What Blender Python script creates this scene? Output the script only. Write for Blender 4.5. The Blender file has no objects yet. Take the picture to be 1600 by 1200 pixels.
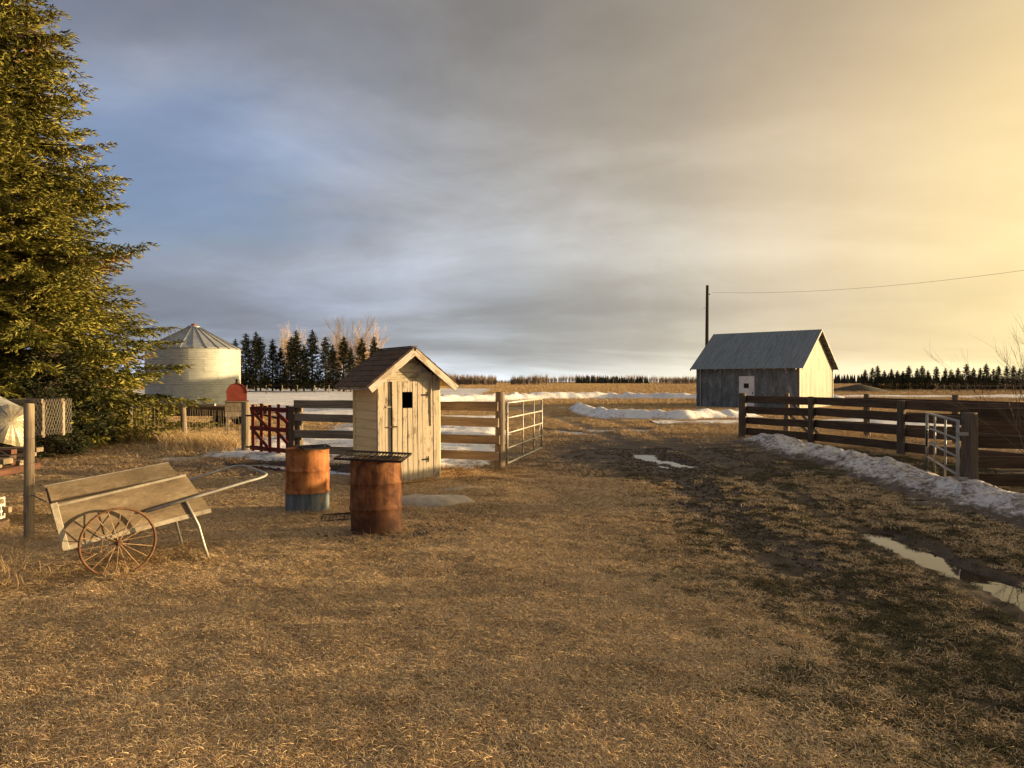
import bpy, math, random
import numpy as np
from mathutils import Vector, Matrix

random.seed(7)
rng = np.random.default_rng(7)
R = math.radians
scene = bpy.context.scene
COL = scene.collection

# ------------------------------------------------------------------ camera
CAMZ = 1.77
F = 1110.0                       # focal length in pixels of the 1600 px photograph
HZ = 596.0                       # row of the horizon
cam_d = bpy.data.cameras.new('camera')
cam = bpy.data.objects.new('camera', cam_d)
COL.objects.link(cam)
cam_d.sensor_width = 36.0
cam_d.lens = 36.0 * F / 1600.0
cam_d.clip_start = 0.05
cam_d.clip_end = 6000
cam.location = (0, 0, CAMZ)
cam.rotation_euler = (R(90) - math.atan((600 - HZ) / F), 0, 0)
scene.camera = cam
scene.render.resolution_x = 1024
scene.render.resolution_y = 768

# ------------------------------------------------------------------ sun and sky
SUN_AZ = R(80.0)                 # to the right of the view axis (+Y)
SUN_EL = R(5.2)
sdir = Vector((math.sin(SUN_AZ) * math.cos(SUN_EL), math.cos(SUN_AZ) * math.cos(SUN_EL), math.sin(SUN_EL)))
sun_d = bpy.data.lights.new('sun', 'SUN')
sun_d.energy = 5.0
sun_d.angle = R(0.55)
sun_d.color = (1.0, 0.70, 0.36)
sun = bpy.data.objects.new('sun', sun_d)
COL.objects.link(sun)
sun.location = (30, 14, 20)
sun.rotation_euler = (-sdir).to_track_quat('-Z', 'Y').to_euler()

scene.view_settings.view_transform = 'Standard'
scene.view_settings.look = 'None'
scene.view_settings.exposure = 1.35
scene.view_settings.gamma = 1.0
scene.view_settings.use_curve_mapping = False

world = bpy.data.worlds.new('World')
scene.world = world
world.use_nodes = True


class NT:
    """tiny node-tree helper"""
    def __init__(self, nt):
        self.nt = nt
        nt.nodes.clear()

    def n(self, typ, ins=None, **props):
        nd = self.nt.nodes.new(typ)
        for k, v in props.items():
            setattr(nd, k, v)
        for k, v in (ins or {}).items():
            sock = nd.inputs[k]
            if isinstance(v, bpy.types.NodeSocket):
                self.nt.links.new(v, sock)
            elif v is not None:
                sock.default_value = v
        return nd

    def math(self, op, a, b=None, c=None, clamp=False):
        nd = self.n('ShaderNodeMath', operation=op, use_clamp=clamp)
        for i, v in enumerate((a, b, c)):
            if v is None:
                continue
            if isinstance(v, bpy.types.NodeSocket):
                self.nt.links.new(v, nd.inputs[i])
            else:
                nd.inputs[i].default_value = v
        return nd.outputs[0]

    def ramp(self, fac, stops, interp='LINEAR'):
        nd = self.n('ShaderNodeValToRGB')
        cr = nd.color_ramp
        cr.interpolation = interp
        while len(cr.elements) < len(stops):
            cr.elements.new(0.5)
        for e, (p, c) in zip(cr.elements, stops):
            e.position = p
            if isinstance(c, (int, float)):
                c = (c, c, c)
            e.color = (c[0], c[1], c[2], 1)
        self.nt.links.new(fac, nd.inputs[0])
        return nd.outputs[0]

    def mix(self, fac, a, b, blend='MIX'):
        nd = self.n('ShaderNodeMix', data_type='RGBA', blend_type=blend)
        for idx, v in ((0, fac), (6, a), (7, b)):
            if isinstance(v, bpy.types.NodeSocket):
                self.nt.links.new(v, nd.inputs[idx])
            elif isinstance(v, (int, float)):
                nd.inputs[idx].default_value = v if idx == 0 else (v, v, v, 1)
            else:
                nd.inputs[idx].default_value = (v[0], v[1], v[2], 1)
        return nd.outputs[2]

    def noise(self, vec, scale, detail=4, rough=0.55, dist=0.0):
        nd = self.n('ShaderNodeTexNoise', {'Vector': vec, 'Scale': scale, 'Detail': detail, 'Roughness': rough, 'Distortion': dist})
        return nd.outputs[0]

    def mapping(self, vec, scale=(1, 1, 1), loc=(0, 0, 0), rot=(0, 0, 0)):
        nd = self.n('ShaderNodeMapping', {'Vector': vec, 'Scale': scale, 'Location': loc, 'Rotation': rot})
        return nd.outputs[0]


def build_world():
    t = NT(world.node_tree)
    tc = t.n('ShaderNodeTexCoord').outputs['Generated']
    nrm = t.n('ShaderNodeVectorMath', {0: tc}, operation='NORMALIZE').outputs[0]
    sep = t.n('ShaderNodeSeparateXYZ', {0: nrm})
    z = sep.outputs[2]
    # angle to the sun
    low = t.n('ShaderNodeVectorMath', {0: t.n('ShaderNodeVectorMath', {0: nrm, 1: (1, 1, 1.65)}, operation='MULTIPLY').outputs[0]}, operation='NORMALIZE').outputs[0]
    dot = t.n('ShaderNodeVectorMath', {0: low, 1: tuple(sdir)}, operation='DOT_PRODUCT').outputs['Value']
    d01 = t.math('MULTIPLY_ADD', dot, 0.5, 0.5)
    # cloud deck plane projection
    zz = t.math('ADD', t.math('MAXIMUM', z, 0.0), 0.16)
    px = t.math('DIVIDE', sep.outputs[0], zz)
    py = t.math('DIVIDE', sep.outputs[1], zz)
    pv = t.n('ShaderNodeCombineXYZ', {0: px, 1: py, 2: 0.0}).outputs[0]
    n1 = t.noise(t.mapping(pv, (0.40, 0.62, 1), (3.1, 1.7, 0), (0, 0, R(24))), 1.0, 6, 0.50, 0.6)
    n2 = t.noise(t.mapping(pv, (1.15, 1.5, 1), (7.3, 0.4, 0), (0, 0, R(24))), 1.0, 7, 0.56, 0.4)
    n3 = t.noise(t.mapping(pv, (0.34, 0.55, 1), (11.6, 5.2, 0), (0, 0, R(-30))), 1.0, 3, 0.45, 0.2)
    # clouds: colour by angle to the sun, which lights them
    lit = t.ramp(d01, [(0.0, (0.108, 0.114, 0.138)), (0.28, (0.110, 0.122, 0.152)), (0.44, (0.130, 0.136, 0.154)), (0.587, (0.160, 0.157, 0.153)),
                       (0.69, (0.212, 0.188, 0.152)), (0.78, (0.312, 0.246, 0.158)), (0.854, (0.415, 0.322, 0.165)), (0.93, (0.75, 0.57, 0.28)), (1.0, (3.0, 2.2, 1.1))])
    # density streaks, softer where the sun shines through the deck
    n4 = t.noise(t.mapping(nrm, (3.2, 3.2, 8.0), (1.3, 4.1, 2.2), (0, R(7), 0)), 1.0, 8, 0.58, 0.35)
    dn = t.math('ADD', t.math('MULTIPLY', n1, 0.46), t.math('ADD', t.math('MULTIPLY', n2, 0.22), t.math('MULTIPLY', n4, 0.32)))
    dark = t.ramp(dn, [(0.36, (1.50, 1.56, 1.68)), (0.44, (1.22, 1.25, 1.30)), (0.51, (0.97, 0.97, 0.97)), (0.60, (0.78, 0.765, 0.75)), (0.70, (0.70, 0.68, 0.67))])
    soft = t.ramp(d01, [(0.54, 0.0), (0.80, 0.75)])
    dark = t.mix(soft, dark, (0.98, 0.98, 0.98))
    clouds = t.mix(1.0, lit, dark, 'MULTIPLY')
    # layers by elevation: bright rim under the far edge of the deck, dark belly, lit streaks, thick deck overhead
    zn = t.math('ADD', z, t.math('MULTIPLY', t.math('SUBTRACT', n1, 0.5), 0.11))
    el = t.ramp(zn, [(0.0, (1.95, 2.08, 2.16)), (0.022, (1.70, 1.82, 1.90)), (0.05, (1.10, 1.15, 1.18)), (0.09, (0.82, 0.85, 0.89)), (0.15, (1.08, 1.12, 1.17)), (0.22, (1.0, 1.01, 1.03)),
                     (0.31, (0.92, 0.90, 0.88)), (0.46, (0.74, 0.72, 0.71)), (0.65, (0.74, 0.72, 0.71)), (1.0, (0.90, 0.87, 0.84))])
    el = t.mix(t.ramp(d01, [(0.70, 0.0), (0.90, 0.8)]), el, (1.0, 1.0, 1.0))
    clouds = t.mix(1.0, clouds, el, 'MULTIPLY')
    sky = t.n('ShaderNodeTexSky', sky_type='NISHITA', sun_disc=False, sun_elevation=SUN_EL, sun_rotation=SUN_AZ,
              altitude=600, air_density=1.0, dust_density=1.6, ozone_density=2.5).outputs[0]
    STR = 0.1
    sky_s = t.mix(1.0, sky, (1.15, 1.15, 1.38), 'MULTIPLY')
    # gaps where blue sky shows between the cloud layers, away from the sun
    gap = t.ramp(t.math('ADD', n3, t.math('MULTIPLY', t.math('SUBTRACT', n2, 0.5), 0.35)), [(0.50, 0.0), (0.68, 0.42)])
    gz = t.ramp(z, [(0.08, 0.0), (0.22, 1.0), (0.42, 1.0), (0.56, 0.0)])
    ga = t.ramp(d01, [(0.44, 1.0), (0.60, 0.0)])
    gap = t.math('MULTIPLY', t.math('MULTIPLY', gap, gz), ga)
    cl = t.mix(1.0, clouds, (1 / STR, 1 / STR, 1 / STR), 'MULTIPLY')
    col = t.mix(gap, cl, sky_s)
    bg = t.n('ShaderNodeBackground', {'Color': col, 'Strength': STR})
    t.n('ShaderNodeOutputWorld', {'Surface': bg.outputs[0]})


build_world()

# ------------------------------------------------------------------ numeric helpers
def _hash(ix, iy, seed):
    ix = ix.astype(np.int64); iy = iy.astype(np.int64)
    h = (ix * 374761393 + iy * 668265263 + seed * 1442695041) & 0xFFFFFFFF
    h = ((h ^ (h >> 13)) * 1274126177) & 0xFFFFFFFF
    h = (h ^ (h >> 16)) & 0xFFFFFFFF
    return h / 4294967295.0


def vnoise(x, y, seed=0):
    x = np.asarray(x, float); y = np.asarray(y, float)
    ix = np.floor(x); iy = np.floor(y)
    fx = x - ix; fy = y - iy
    ux = fx * fx * (3 - 2 * fx); uy = fy * fy * (3 - 2 * fy)
    a = _hash(ix, iy, seed); b = _hash(ix + 1, iy, seed)
    c = _hash(ix, iy + 1, seed); d = _hash(ix + 1, iy + 1, seed)
    return (a + (b - a) * ux) * (1 - uy) + (c + (d - c) * ux) * uy


def fbm(x, y, seed=0, octv=4, gain=0.5):
    s = 0; a = 1; tot = 0
    for i in range(octv):
        s = s + a * vnoise(np.asarray(x) * 2 ** i + 17.3 * i, np.asarray(y) * 2 ** i - 9.1 * i, seed + i)
        tot += a; a *= gain
    return s / tot            # 0..1


def sstep(a, b, x):
    t = np.clip((np.asarray(x, float) - a) / (b - a), 0, 1)
    return t * t * (3 - 2 * t)


def poly_dist(x, y, pts):
    """distance to a polyline"""
    x = np.asarray(x, float); y = np.asarray(y, float)
    best = np.full(np.broadcast(x, y).shape, 1e9)
    for (ax, ay), (bx, by) in zip(pts[:-1], pts[1:]):
        dx, dy = bx - ax, by - ay
        t = np.clip(((x - ax) * dx + (y - ay) * dy) / (dx * dx + dy * dy), 0, 1)
        best = np.minimum(best, np.hypot(x - ax - t * dx, y - ay - t * dy))
    return best


def G(px, py):
    y = CAMZ * F / (py - HZ)
    return ((px - 800) / F * y, y)


RUT_A = [(2.55, 1.0), (2.7, 6.0), (2.85, 10), (3.2, 14), (3.3, 19), (3.0, 26), (2.0, 36), (0, 50)]
RUT_B = [(4.2, 1.0), (4.2, 6.0), (4.25, 9), (4.5, 13), (4.7, 19), (4.7, 26), (4.2, 38), (3, 52)]
PUDDLES = [  # spine, half width
    ([(4.30, 8.3), (4.22, 7.2), (4.25, 6.2), (4.15, 5.2)], 0.19),
    ([(3.15, 17.0), (3.45, 16.0), (3.75, 15.0)], 0.24),
    ([(1.3, 26.4), (2.0, 25.4), (2.7, 24.0)], 0.36),
    ([(3.4, 26.4), (4.7, 26.6)], 0.55),
    ([(6.2, 28.6), (8.0, 28.6)], 0.42),
    ([(-5.7, 15.3), (-4.4, 14.6), (-3.1, 13.9)], 0.40),
]
PUD_Z = -0.055


def hgt(x, y):
    x = np.asarray(x, float); y = np.asarray(y, float)
    h = 0.10 * (fbm(x / 4.5, y / 4.5, 3, 3) - 0.5) + 0.035 * (fbm(x / 0.7, y / 0.7, 11, 3) - 0.5)
    near = sstep(45, 12, np.hypot(x, y))
    h = h + near * 0.022 * (fbm(x / 0.22, y / 0.22, 21, 2) - 0.5)
    track = sstep(1.0, 1.9, x) * sstep(6.6, 5.4, x) * sstep(40, 20, y)
    h = h + track * 0.05 * (fbm(x / 0.28, y / 0.28, 31, 3) - 0.5)
    ra = np.exp(-(poly_dist(x, y, RUT_A) / 0.42) ** 2); rb = np.exp(-(poly_dist(x, y, RUT_B) / 0.40) ** 2)
    h = h - 0.05 * ra - 0.045 * rb
    for pts, w in PUDDLES:
        d = poly_dist(x, y, pts)
        wv = w * (0.65 + 0.8 * fbm(x / 0.5, y / 0.5, 41, 3))
        k = np.exp(-(d / (wv * 1.25)) ** 2)
        kk = sstep(0.12, 0.55, k)
        target = PUD_Z + 0.045 - 0.085 * k + 0.14 * (fbm(x / 0.34, y / 0.34, 47, 4, .62) - 0.48)
        h = h * (1 - kk) + target * kk
    # low hump by the outhouse and rough tussocks before the board fence
    h = h + 0.05 * np.exp(-((x + 0.2) ** 2 / 1.2 + (y - 11.5) ** 2 / 2.5))
    tus = sstep(11.4, 12.6, y) * sstep(17, 15, y) * sstep(-4.6, -2.6, x) * sstep(1.6, 0.2, x)
    h = h + tus * 0.16 * (fbm(x / 0.38, y / 0.38, 53, 3) - 0.42)
    return h


_hc = {}


def hz_many(xs, ys):
    return hgt(np.array(xs), np.array(ys))


def hz(x, y):
    return float(hgt(np.array([x]), np.array([y]))[0])


# ------------------------------------------------------------------ mesh helpers
def mesh_from(name, v, f, smooth=False):
    me = bpy.data.meshes.new(name)
    me.from_pydata([tuple(p) for p in v], [], [tuple(q) for q in f])
    me.update()
    if smooth:
        me.polygons.foreach_set('use_smooth', np.ones(len(me.polygons), bool))
    return me


def mesh_np(name, verts, quads=None, tris=None, smooth=False):
    """fast mesh from arrays"""
    me = bpy.data.meshes.new(name)
    verts = np.asarray(verts, np.float32)
    loops = []; starts = []; n = 0
    if quads is not None and len(quads):
        q = np.asarray(quads, np.int32)
        loops.append(q.ravel()); starts.append(np.arange(len(q)) * 4); n = len(q) * 4
    if tris is not None and len(tris):
        tt = np.asarray(tris, np.int32)
        loops.append(tt.ravel()); starts.append(n + np.arange(len(tt)) * 3)
    loops = np.concatenate(loops).astype(np.int32); starts = np.concatenate(starts).astype(np.int32)
    me.vertices.add(len(verts)); me.vertices.foreach_set('co', verts.ravel())
    me.loops.add(len(loops)); me.loops.foreach_set('vertex_index', loops)
    me.polygons.add(len(starts)); me.polygons.foreach_set('loop_start', starts)
    if smooth:
        me.polygons.foreach_set('use_smooth', np.ones(len(starts), bool))
    me.update(calc_edges=True)
    me.validate()
    return me


def add(name, me, mat, parent=None, loc=None, mtx=None):
    o = bpy.data.objects.new(name, me)
    COL.objects.link(o)
    if mat is not None and len(me.materials) == 0:
        me.materials.append(mat)
    if parent is not None:
        o.parent = parent
    if mtx is not None:
        o.matrix_basis = mtx
    elif loc is not None:
        o.location = loc
    return o


def tag(o, label, cat, group=None):
    o['label'] = label
    o['category'] = cat
    if group:
        o['group'] = group
    return o


def struct(o):
    o['kind'] = 'structure'
    return o


def thing(name, label, cat, loc=(0, 0, 0), rz=0, group=None):
    o = bpy.data.objects.new(name, None)
    COL.objects.link(o)
    o.empty_display_size = 0.2
    o.location = loc
    o.rotation_euler = (0, 0, rz)
    return tag(o, label, cat, group)


class MB:
    def __init__(self):
        self.v = []; self.f = []

    def box(self, c, s, m=None):
        b = len(self.v)
        for dx in (-.5, .5):
            for dy in (-.5, .5):
                for dz in (-.5, .5):
                    p = Vector((dx * s[0], dy * s[1], dz * s[2]))
                    if m is not None:
                        p = m @ p
                    self.v.append(p + Vector(c))
        for q in ((0, 1, 3, 2), (4, 6, 7, 5), (0, 4, 5, 1), (2, 3, 7, 6), (0, 2, 6, 4), (1, 5, 7, 3)):
            self.f.append([b + i for i in q])
        return self

    def tube(self, pts, r, n=6, cap=True):
        pts = [Vector(p) for p in pts]
        rs = r if isinstance(r, (list, tuple)) else [r] * len(pts)
        b = len(self.v)
        prev = None
        for i, p in enumerate(pts):
            d = (pts[min(i + 1, len(pts) - 1)] - pts[max(i - 1, 0)]).normalized()
            if prev is None:
                a = d.orthogonal().normalized()
            else:
                a = (prev - d * prev.dot(d))
                a = a.normalized() if a.length > 1e-6 else d.orthogonal().normalized()
            prev = a
            c = d.cross(a)
            for k in range(n):
                t = 2 * math.pi * k / n
                self.v.append(p + (a * math.cos(t) + c * math.sin(t)) * rs[i])
        for i in range(len(pts) - 1):
            for k in range(n):
                k2 = (k + 1) % n
                self.f.append([b + i * n + k, b + i * n + k2, b + (i + 1) * n + k2, b + (i + 1) * n + k])
        if cap:
            self.f.append([b + k for k in range(n)][::-1])
            self.f.append([b + (len(pts) - 1) * n + k for k in range(n)])
        return self

    def lathe(self, prof, n=32, cap0=True, cap1=True, jit=None):
        b = len(self.v)
        for (r, z) in prof:
            for k in range(n):
                t = 2 * math.pi * k / n
                rr = r if jit is None else r * (1 + jit(t, z))
                self.v.append(Vector((rr * math.cos(t), rr * math.sin(t), z)))
        for i in range(len(prof) - 1):
            for k in range(n):
                k2 = (k + 1) % n
                self.f.append([b + i * n + k, b + i * n + k2, b + (i + 1) * n + k2, b + (i + 1) * n + k])
        if cap0:
            self.f.append([b + k for k in range(n)][::-1])
        if cap1:
            self.f.append([b + (len(prof) - 1) * n + k for k in range(n)])
        return self

    def mesh(self, name, smooth=False):
        return mesh_from(name, self.v, self.f, smooth)

    def build(self, name, mat, parent=None, loc=None, mtx=None, smooth=False):
        return add(name, self.mesh(name, smooth), mat, parent, loc, mtx)


def frame_mtx(p0, xdir, up):
    x = Vector(xdir).normalized()
    u = Vector(up)
    z = (u - x * u.dot(x)).normalized()
    y = z.cross(x)
    m = Matrix((x, y, z)).transposed().to_4x4()
    m.translation = Vector(p0)
    return m


def board_mesh(L, w, t, seed=0, n=None, ch=0.006, wear=0.004, sag=0.0):
    """a plank: length on local X, width on local Z, thickness on local Y, chamfered and a little uneven"""
    rr = random.Random(seed)
    n = n or max(2, min(6, int(L / 0.5)))
    v = []; f = []
    ch = min(ch, t * 0.3)
    warp = rr.uniform(-1, 1) * 0.006
    for i in range(n + 1):
        s = i / n
        x = L * s
        oy = warp * math.sin(math.pi * s) + rr.uniform(-1, 1) * wear * 0.4
        oz = rr.uniform(-1, 1) * wear * 0.6 - sag * math.sin(math.pi * s)
        ww = w * (1 + rr.uniform(-1, 1) * 0.012)
        a, b = t / 2, ww / 2
        for (y, z) in ((-a, -b + ch), (-a, b - ch), (-a + ch, b), (a - ch, b), (a, b - ch), (a, -b + ch), (a - ch, -b), (-a + ch, -b)):
            xx = x
            if i in (0, n):
                xx += rr.uniform(-1, 1) * wear * 0.6
            v.append((xx, y + oy, z + oz))
    for i in range(n):
        for k in range(8):
            k2 = (k + 1) % 8
            f.append((i * 8 + k, (i + 1) * 8 + k, (i + 1) * 8 + k2, i * 8 + k2))
    f.append(tuple(range(8)))
    f.append(tuple(n * 8 + k for k in range(8))[::-1])
    return mesh_from('plank', v, f)


_bseed = [0]


def board(name, p0, p1, w, t, mat, parent, up=(0, 0, 1), wear=0.004, sag=0.0, n=None):
    p0 = Vector(p0); p1 = Vector(p1)
    _bseed[0] += 1
    me = board_mesh((p1 - p0).length, w, t, _bseed[0], n=n, wear=wear, sag=sag)
    return add(name, me, mat, parent, mtx=frame_mtx(p0, p1 - p0, up))


def round_post(name, p, h, r, mat, parent, lean=(0, 0), n=12, taper=0.9, bury=0.3, seed=0):
    rr = random.Random(seed)
    m = MB()
    segs = 6
    ph = rr.uniform(0, 9)
    prof = [(r, -bury)] + [(r * (1 + rr.uniform(-.05, .05)) * (1 - (1 - taper) * i / segs), h * i / segs) for i in range(segs)] + \
           [(r * taper * 0.99, h - 0.012), (r * taper * 0.9, h), (r * taper * 0.3, h + 0.004)]
    m.lathe(prof, n, jit=lambda t, z: 0.05 * math.sin(2 * t + ph) + 0.03 * math.sin(5 * t + ph * 2 + z * 3))
    o = m.build(name, mat, parent, loc=p)
    o.rotation_euler = (lean[0], lean[1], rr.uniform(0, 6))
    return o


# ------------------------------------------------------------------ materials
MATS = {}


def principled(t, **ins):
    b = t.n('ShaderNodeBsdfPrincipled')
    for k, v in ins.items():
        k = k.replace('_', ' ')
        if isinstance(v, bpy.types.NodeSocket):
            t.nt.links.new(v, b.inputs[k])
        else:
            b.inputs[k].default_value = v
    t.n('ShaderNodeOutputMaterial', {'Surface': b.outputs[0]})
    return b


def new_mat(name):
    m = bpy.data.materials.new(name)
    m.use_nodes = True
    MATS[name] = m
    return m, NT(m.node_tree)


def obj_vec(t):
    tc = t.n('ShaderNodeTexCoord').outputs['Object']
    rnd = t.n('ShaderNodeObjectInfo').outputs['Random']
    off = t.math('MULTIPLY', rnd, 57.0)
    return t.n('ShaderNodeVectorMath', {0: tc, 1: off}, operation='ADD').outputs[0], rnd


def wood(name, cols, axis=0, rough=0.85, bump=0.35, contrast=1.0, patch=None, patch_amt=0.5, knots=True):
    """weathered wood; cols = dark, mid, light; the grain runs along the local axis; patch = colour of remaining paint or lichen"""
    m, t = new_mat(name)
    v, rnd = obj_vec(t)
    sc = [16.0, 16.0, 16.0]; sc[axis] = 0.9
    g = t.noise(t.mapping(v, tuple(sc)), 1.6, 6, 0.62, 0.6)
    sc2 = [60.0, 60.0, 60.0]; sc2[axis] = 2.2
    g2 = t.noise(t.mapping(v, tuple(sc2)), 1.0, 4, 0.6)
    big = t.noise(v, 1.7, 3, 0.5)
    s = t.math('ADD', t.math('MULTIPLY', g, 0.55), t.math('ADD', t.math('MULTIPLY', g2, 0.25), t.math('MULTIPLY', big, 0.2)))
    s = t.math('ADD', s, t.math('MULTIPLY', t.math('SUBTRACT', rnd, 0.5), 0.14))
    col = t.ramp(s, [(0.32, cols[0]), (0.5, cols[1]), (0.66, cols[2])])
    if knots:
        vk = t.n('ShaderNodeTexVoronoi', {'Vector': t.mapping(v, tuple(1.2 if i == axis else 7.0 for i in range(3))), 'Scale': 1.6}).outputs['Distance']
        k = t.ramp(vk, [(0.05, 1.0), (0.12, 0.0)])
        col = t.mix(t.math('MULTIPLY', k, 0.55), col, tuple(c * 0.3 for c in cols[0]))
    if patch is not None:
        pn = t.noise(t.mapping(v, tuple(2.2 if i == axis else 6.5 for i in range(3))), 2.0, 7, 0.68, 0.3)
        pf = t.ramp(pn, [(0.62 - patch_amt * 0.3, 0.0), (0.68 - patch_amt * 0.3, 1.0)])
        crack = t.ramp(g2, [(0.36, 0.0), (0.44, 1.0)])
        pf = t.math('MULTIPLY', pf, crack)
        col = t.mix(pf, col, patch)
    h = t.math('ADD', t.math('MULTIPLY', g, 0.6), t.math('MULTIPLY', g2, 0.4))
    bp = t.n('ShaderNodeBump', {'Height': h, 'Strength': bump, 'Distance': 0.02})
    principled(t, Base_Color=col, Roughness=rough, Normal=bp.outputs[0], Specular_IOR_Level=0.25)
    return m


def mottled(name, cols, scale=3.0, rough=0.8, bump=0.3, metal=0.0, stretch=(1, 1, 1), spec=0.3, bdist=0.02):
    m, t = new_mat(name)
    v, rnd = obj_vec(t)
    v = t.mapping(v, stretch)
    a = t.noise(v, scale, 7, 0.65, 0.3)
    b = t.noise(v, scale * 9, 4, 0.6)
    s = t.math('ADD', t.math('MULTIPLY', a, 0.7), t.math('MULTIPLY', b, 0.3))
    s = t.math('ADD', s, t.math('MULTIPLY', t.math('SUBTRACT', rnd, 0.5), 0.06))
    n = len(cols)
    col = t.ramp(s, [(0.33 + 0.34 * i / max(1, n - 1), c) for i, c in enumerate(cols)])
    bp = t.n('ShaderNodeBump', {'Height': s, 'Strength': bump, 'Distance': bdist})
    principled(t, Base_Color=col, Roughness=rough, Metallic=metal, Normal=bp.outputs[0], Specular_IOR_Level=spec)
    return m


M_grey = wood('weathered_grey_board', [(.10, .075, .05), (.20, .155, .105), (.32, .26, .18)])
M_dark = wood('dark_stained_board', [(.035, .024, .015), (.085, .055, .033), (.15, .10, .062)])
M_post = wood('weathered_post', [(.09, .07, .048), (.22, .175, .12), (.36, .295, .205)], axis=2)
M_postd = wood('dark_post', [(.06, .045, .032), (.13, .10, .072), (.21, .17, .125)], axis=2)
M_red = wood('red_painted_wood', [(.06, .012, .009), (.13, .022, .016), (.19, .036, .026)], bump=.2)
M_redp = mottled('faded_red_paint', [(.12, .022, .014), (.20, .036, .020), (.26, .06, .035)], 4, .6, .2)
M_ply = mottled('cart_plywood', [(.08, .06, .038), (.145, .11, .07), (.195, .15, .096), (.29, .235, .16)], 5, .85, .25, 0, (.6, 1, 1.6))
M_trim = mottled('galvanised_trim', [(.20, .175, .13), (.34, .30, .235), (.44, .40, .33)], 6, .6, .15, .15)
M_rustred = wood('rusty_red_board', [(.04, .018, .012), (.085, .038, .024), (.14, .065, .042)])
M_rust = mottled('rusty_iron', [(.05, .024, .013), (.12, .058, .029), (.22, .125, .065)], 14, .85, .4)
M_spoke = mottled('pale_rusty_spoke', [(.16, .09, .045), (.30, .19, .10), (.42, .30, .18)], 14, .8, .3)
M_galv = mottled('galvanised_pipe', [(.22, .21, .18), (.34, .33, .285), (.45, .43, .38)], 8, .5, .1, .4)
M_dgalv = mottled('dull_gate_pipe', [(.22, .21, .195), (.34, .33, .30), (.44, .43, .40)], 8, .55, .1, .4)
M_iron = mottled('sooty_iron_grate', [(.008, .007, .007), (.018, .015, .013), (.05, .025, .016)], 20, .75, .3, .2)
M_wire = mottled('dull_wire', [(.10, .088, .07), (.18, .16, .125), (.26, .23, .185)], 20, .5, .1, .5)
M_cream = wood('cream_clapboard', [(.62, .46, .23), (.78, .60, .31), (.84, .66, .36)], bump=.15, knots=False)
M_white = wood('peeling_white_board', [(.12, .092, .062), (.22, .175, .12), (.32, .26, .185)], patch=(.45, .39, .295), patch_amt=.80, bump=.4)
M_whiteh = wood('peeling_white_rake', [(.2, .15, .1), (.34, .28, .2), (.45, .38, .29)], patch=(.50, .46, .40), patch_amt=.6, bump=.35)
M_shingle = mottled('brown_shingle', [(.050, .030, .019), (.10, .060, .037), (.15, .095, .06)], 9, .95, .6)
M_black = mottled('dark_interior', [(.014, .011, .008), (.035, .027, .02)], 3, .9, .3)
M_bin = mottled('bin_galvanised_sheet', [(.24, .245, .215), (.33, .335, .295), (.41, .41, .36)], 2.2, .6, .06, .12, (1, 1, 3))
M_binroof = mottled('bin_roof_sheet', [(.20, .21, .21), (.30, .31, .31), (.38, .39, .39)], 2.0, .45, .05, .5)
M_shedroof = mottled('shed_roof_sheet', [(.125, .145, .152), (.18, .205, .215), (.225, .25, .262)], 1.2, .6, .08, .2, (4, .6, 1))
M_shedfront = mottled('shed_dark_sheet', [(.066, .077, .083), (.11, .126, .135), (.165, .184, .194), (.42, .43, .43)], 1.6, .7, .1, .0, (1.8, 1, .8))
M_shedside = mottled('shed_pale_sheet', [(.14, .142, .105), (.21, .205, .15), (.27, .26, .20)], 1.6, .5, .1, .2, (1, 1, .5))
M_door = mottled('shed_white_door', [(.55, .53, .52), (.74, .72, .71), (.80, .78, .77)], 2.4, .7, .1)
M_pole = wood('power_pole_wood', [(.03, .024, .018), (.06, .048, .036), (.09, .072, .055)], axis=2, knots=False)
M_bark = wood('spruce_bark', [(.03, .02, .014), (.07, .048, .034), (.12, .085, .06)], axis=2, knots=False)
M_twig = mottled('bare_twig', [(.10, .075, .05), (.17, .13, .09), (.24, .19, .13)], 5, .85, .1)
M_birch = mottled('pale_bare_poplar', [(.40, .29, .17), (.56, .42, .26), (.66, .51, .33)], 2, .85, .1)
M_farwood = mottled('far_bare_wood', [(.13, .095, .072), (.21, .16, .12), (.28, .215, .165)], .6, .95, .1)  # colour lightened to put the haze of distance into it
M_farspruce = mottled('far_spruce_wood', [(.020, .022, .016), (.032, .034, .024), (.05, .05, .034)], .3, .95, .1)
M_stone = mottled('pale_flat_stone', [(.26, .21, .15), (.42, .355, .26), (.54, .47, .36)], 5, .95, .7)
M_gravel = mottled('dull_gravel', [(.09, .07, .052), (.17, .14, .105), (.26, .22, .17)], 9, .95, .4)
M_mudclod = mottled('mud_crumb', [(.022, .015, .010), (.048, .033, .022), (.085, .06, .042)], 9, .95, .4)
M_plastic = mottled('white_plastic', [(.46, .42, .36), (.58, .54, .47), (.62, .58, .52)], 4, .5, .05)
M_tin = mottled('crumpled_tin', [(.16, .13, .085), (.30, .26, .175), (.40, .355, .255)], 5, .45, .5, .5)
M_ash = mottled('ash_and_cinder', [(.02, .018, .016), (.10, .085, .07), (.34, .28, .2)], 20, .95, .5)
M_soil = mottled('earth_mound_soil', [(.03, .024, .016), (.055, .042, .028), (.08, .062, .04)], 1.5, .95, .5)
M_rubber = mottled('old_rubber', [(.012, .011, .010), (.025, .023, .02), (.04, .036, .03)], 8, .85, .3)


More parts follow.
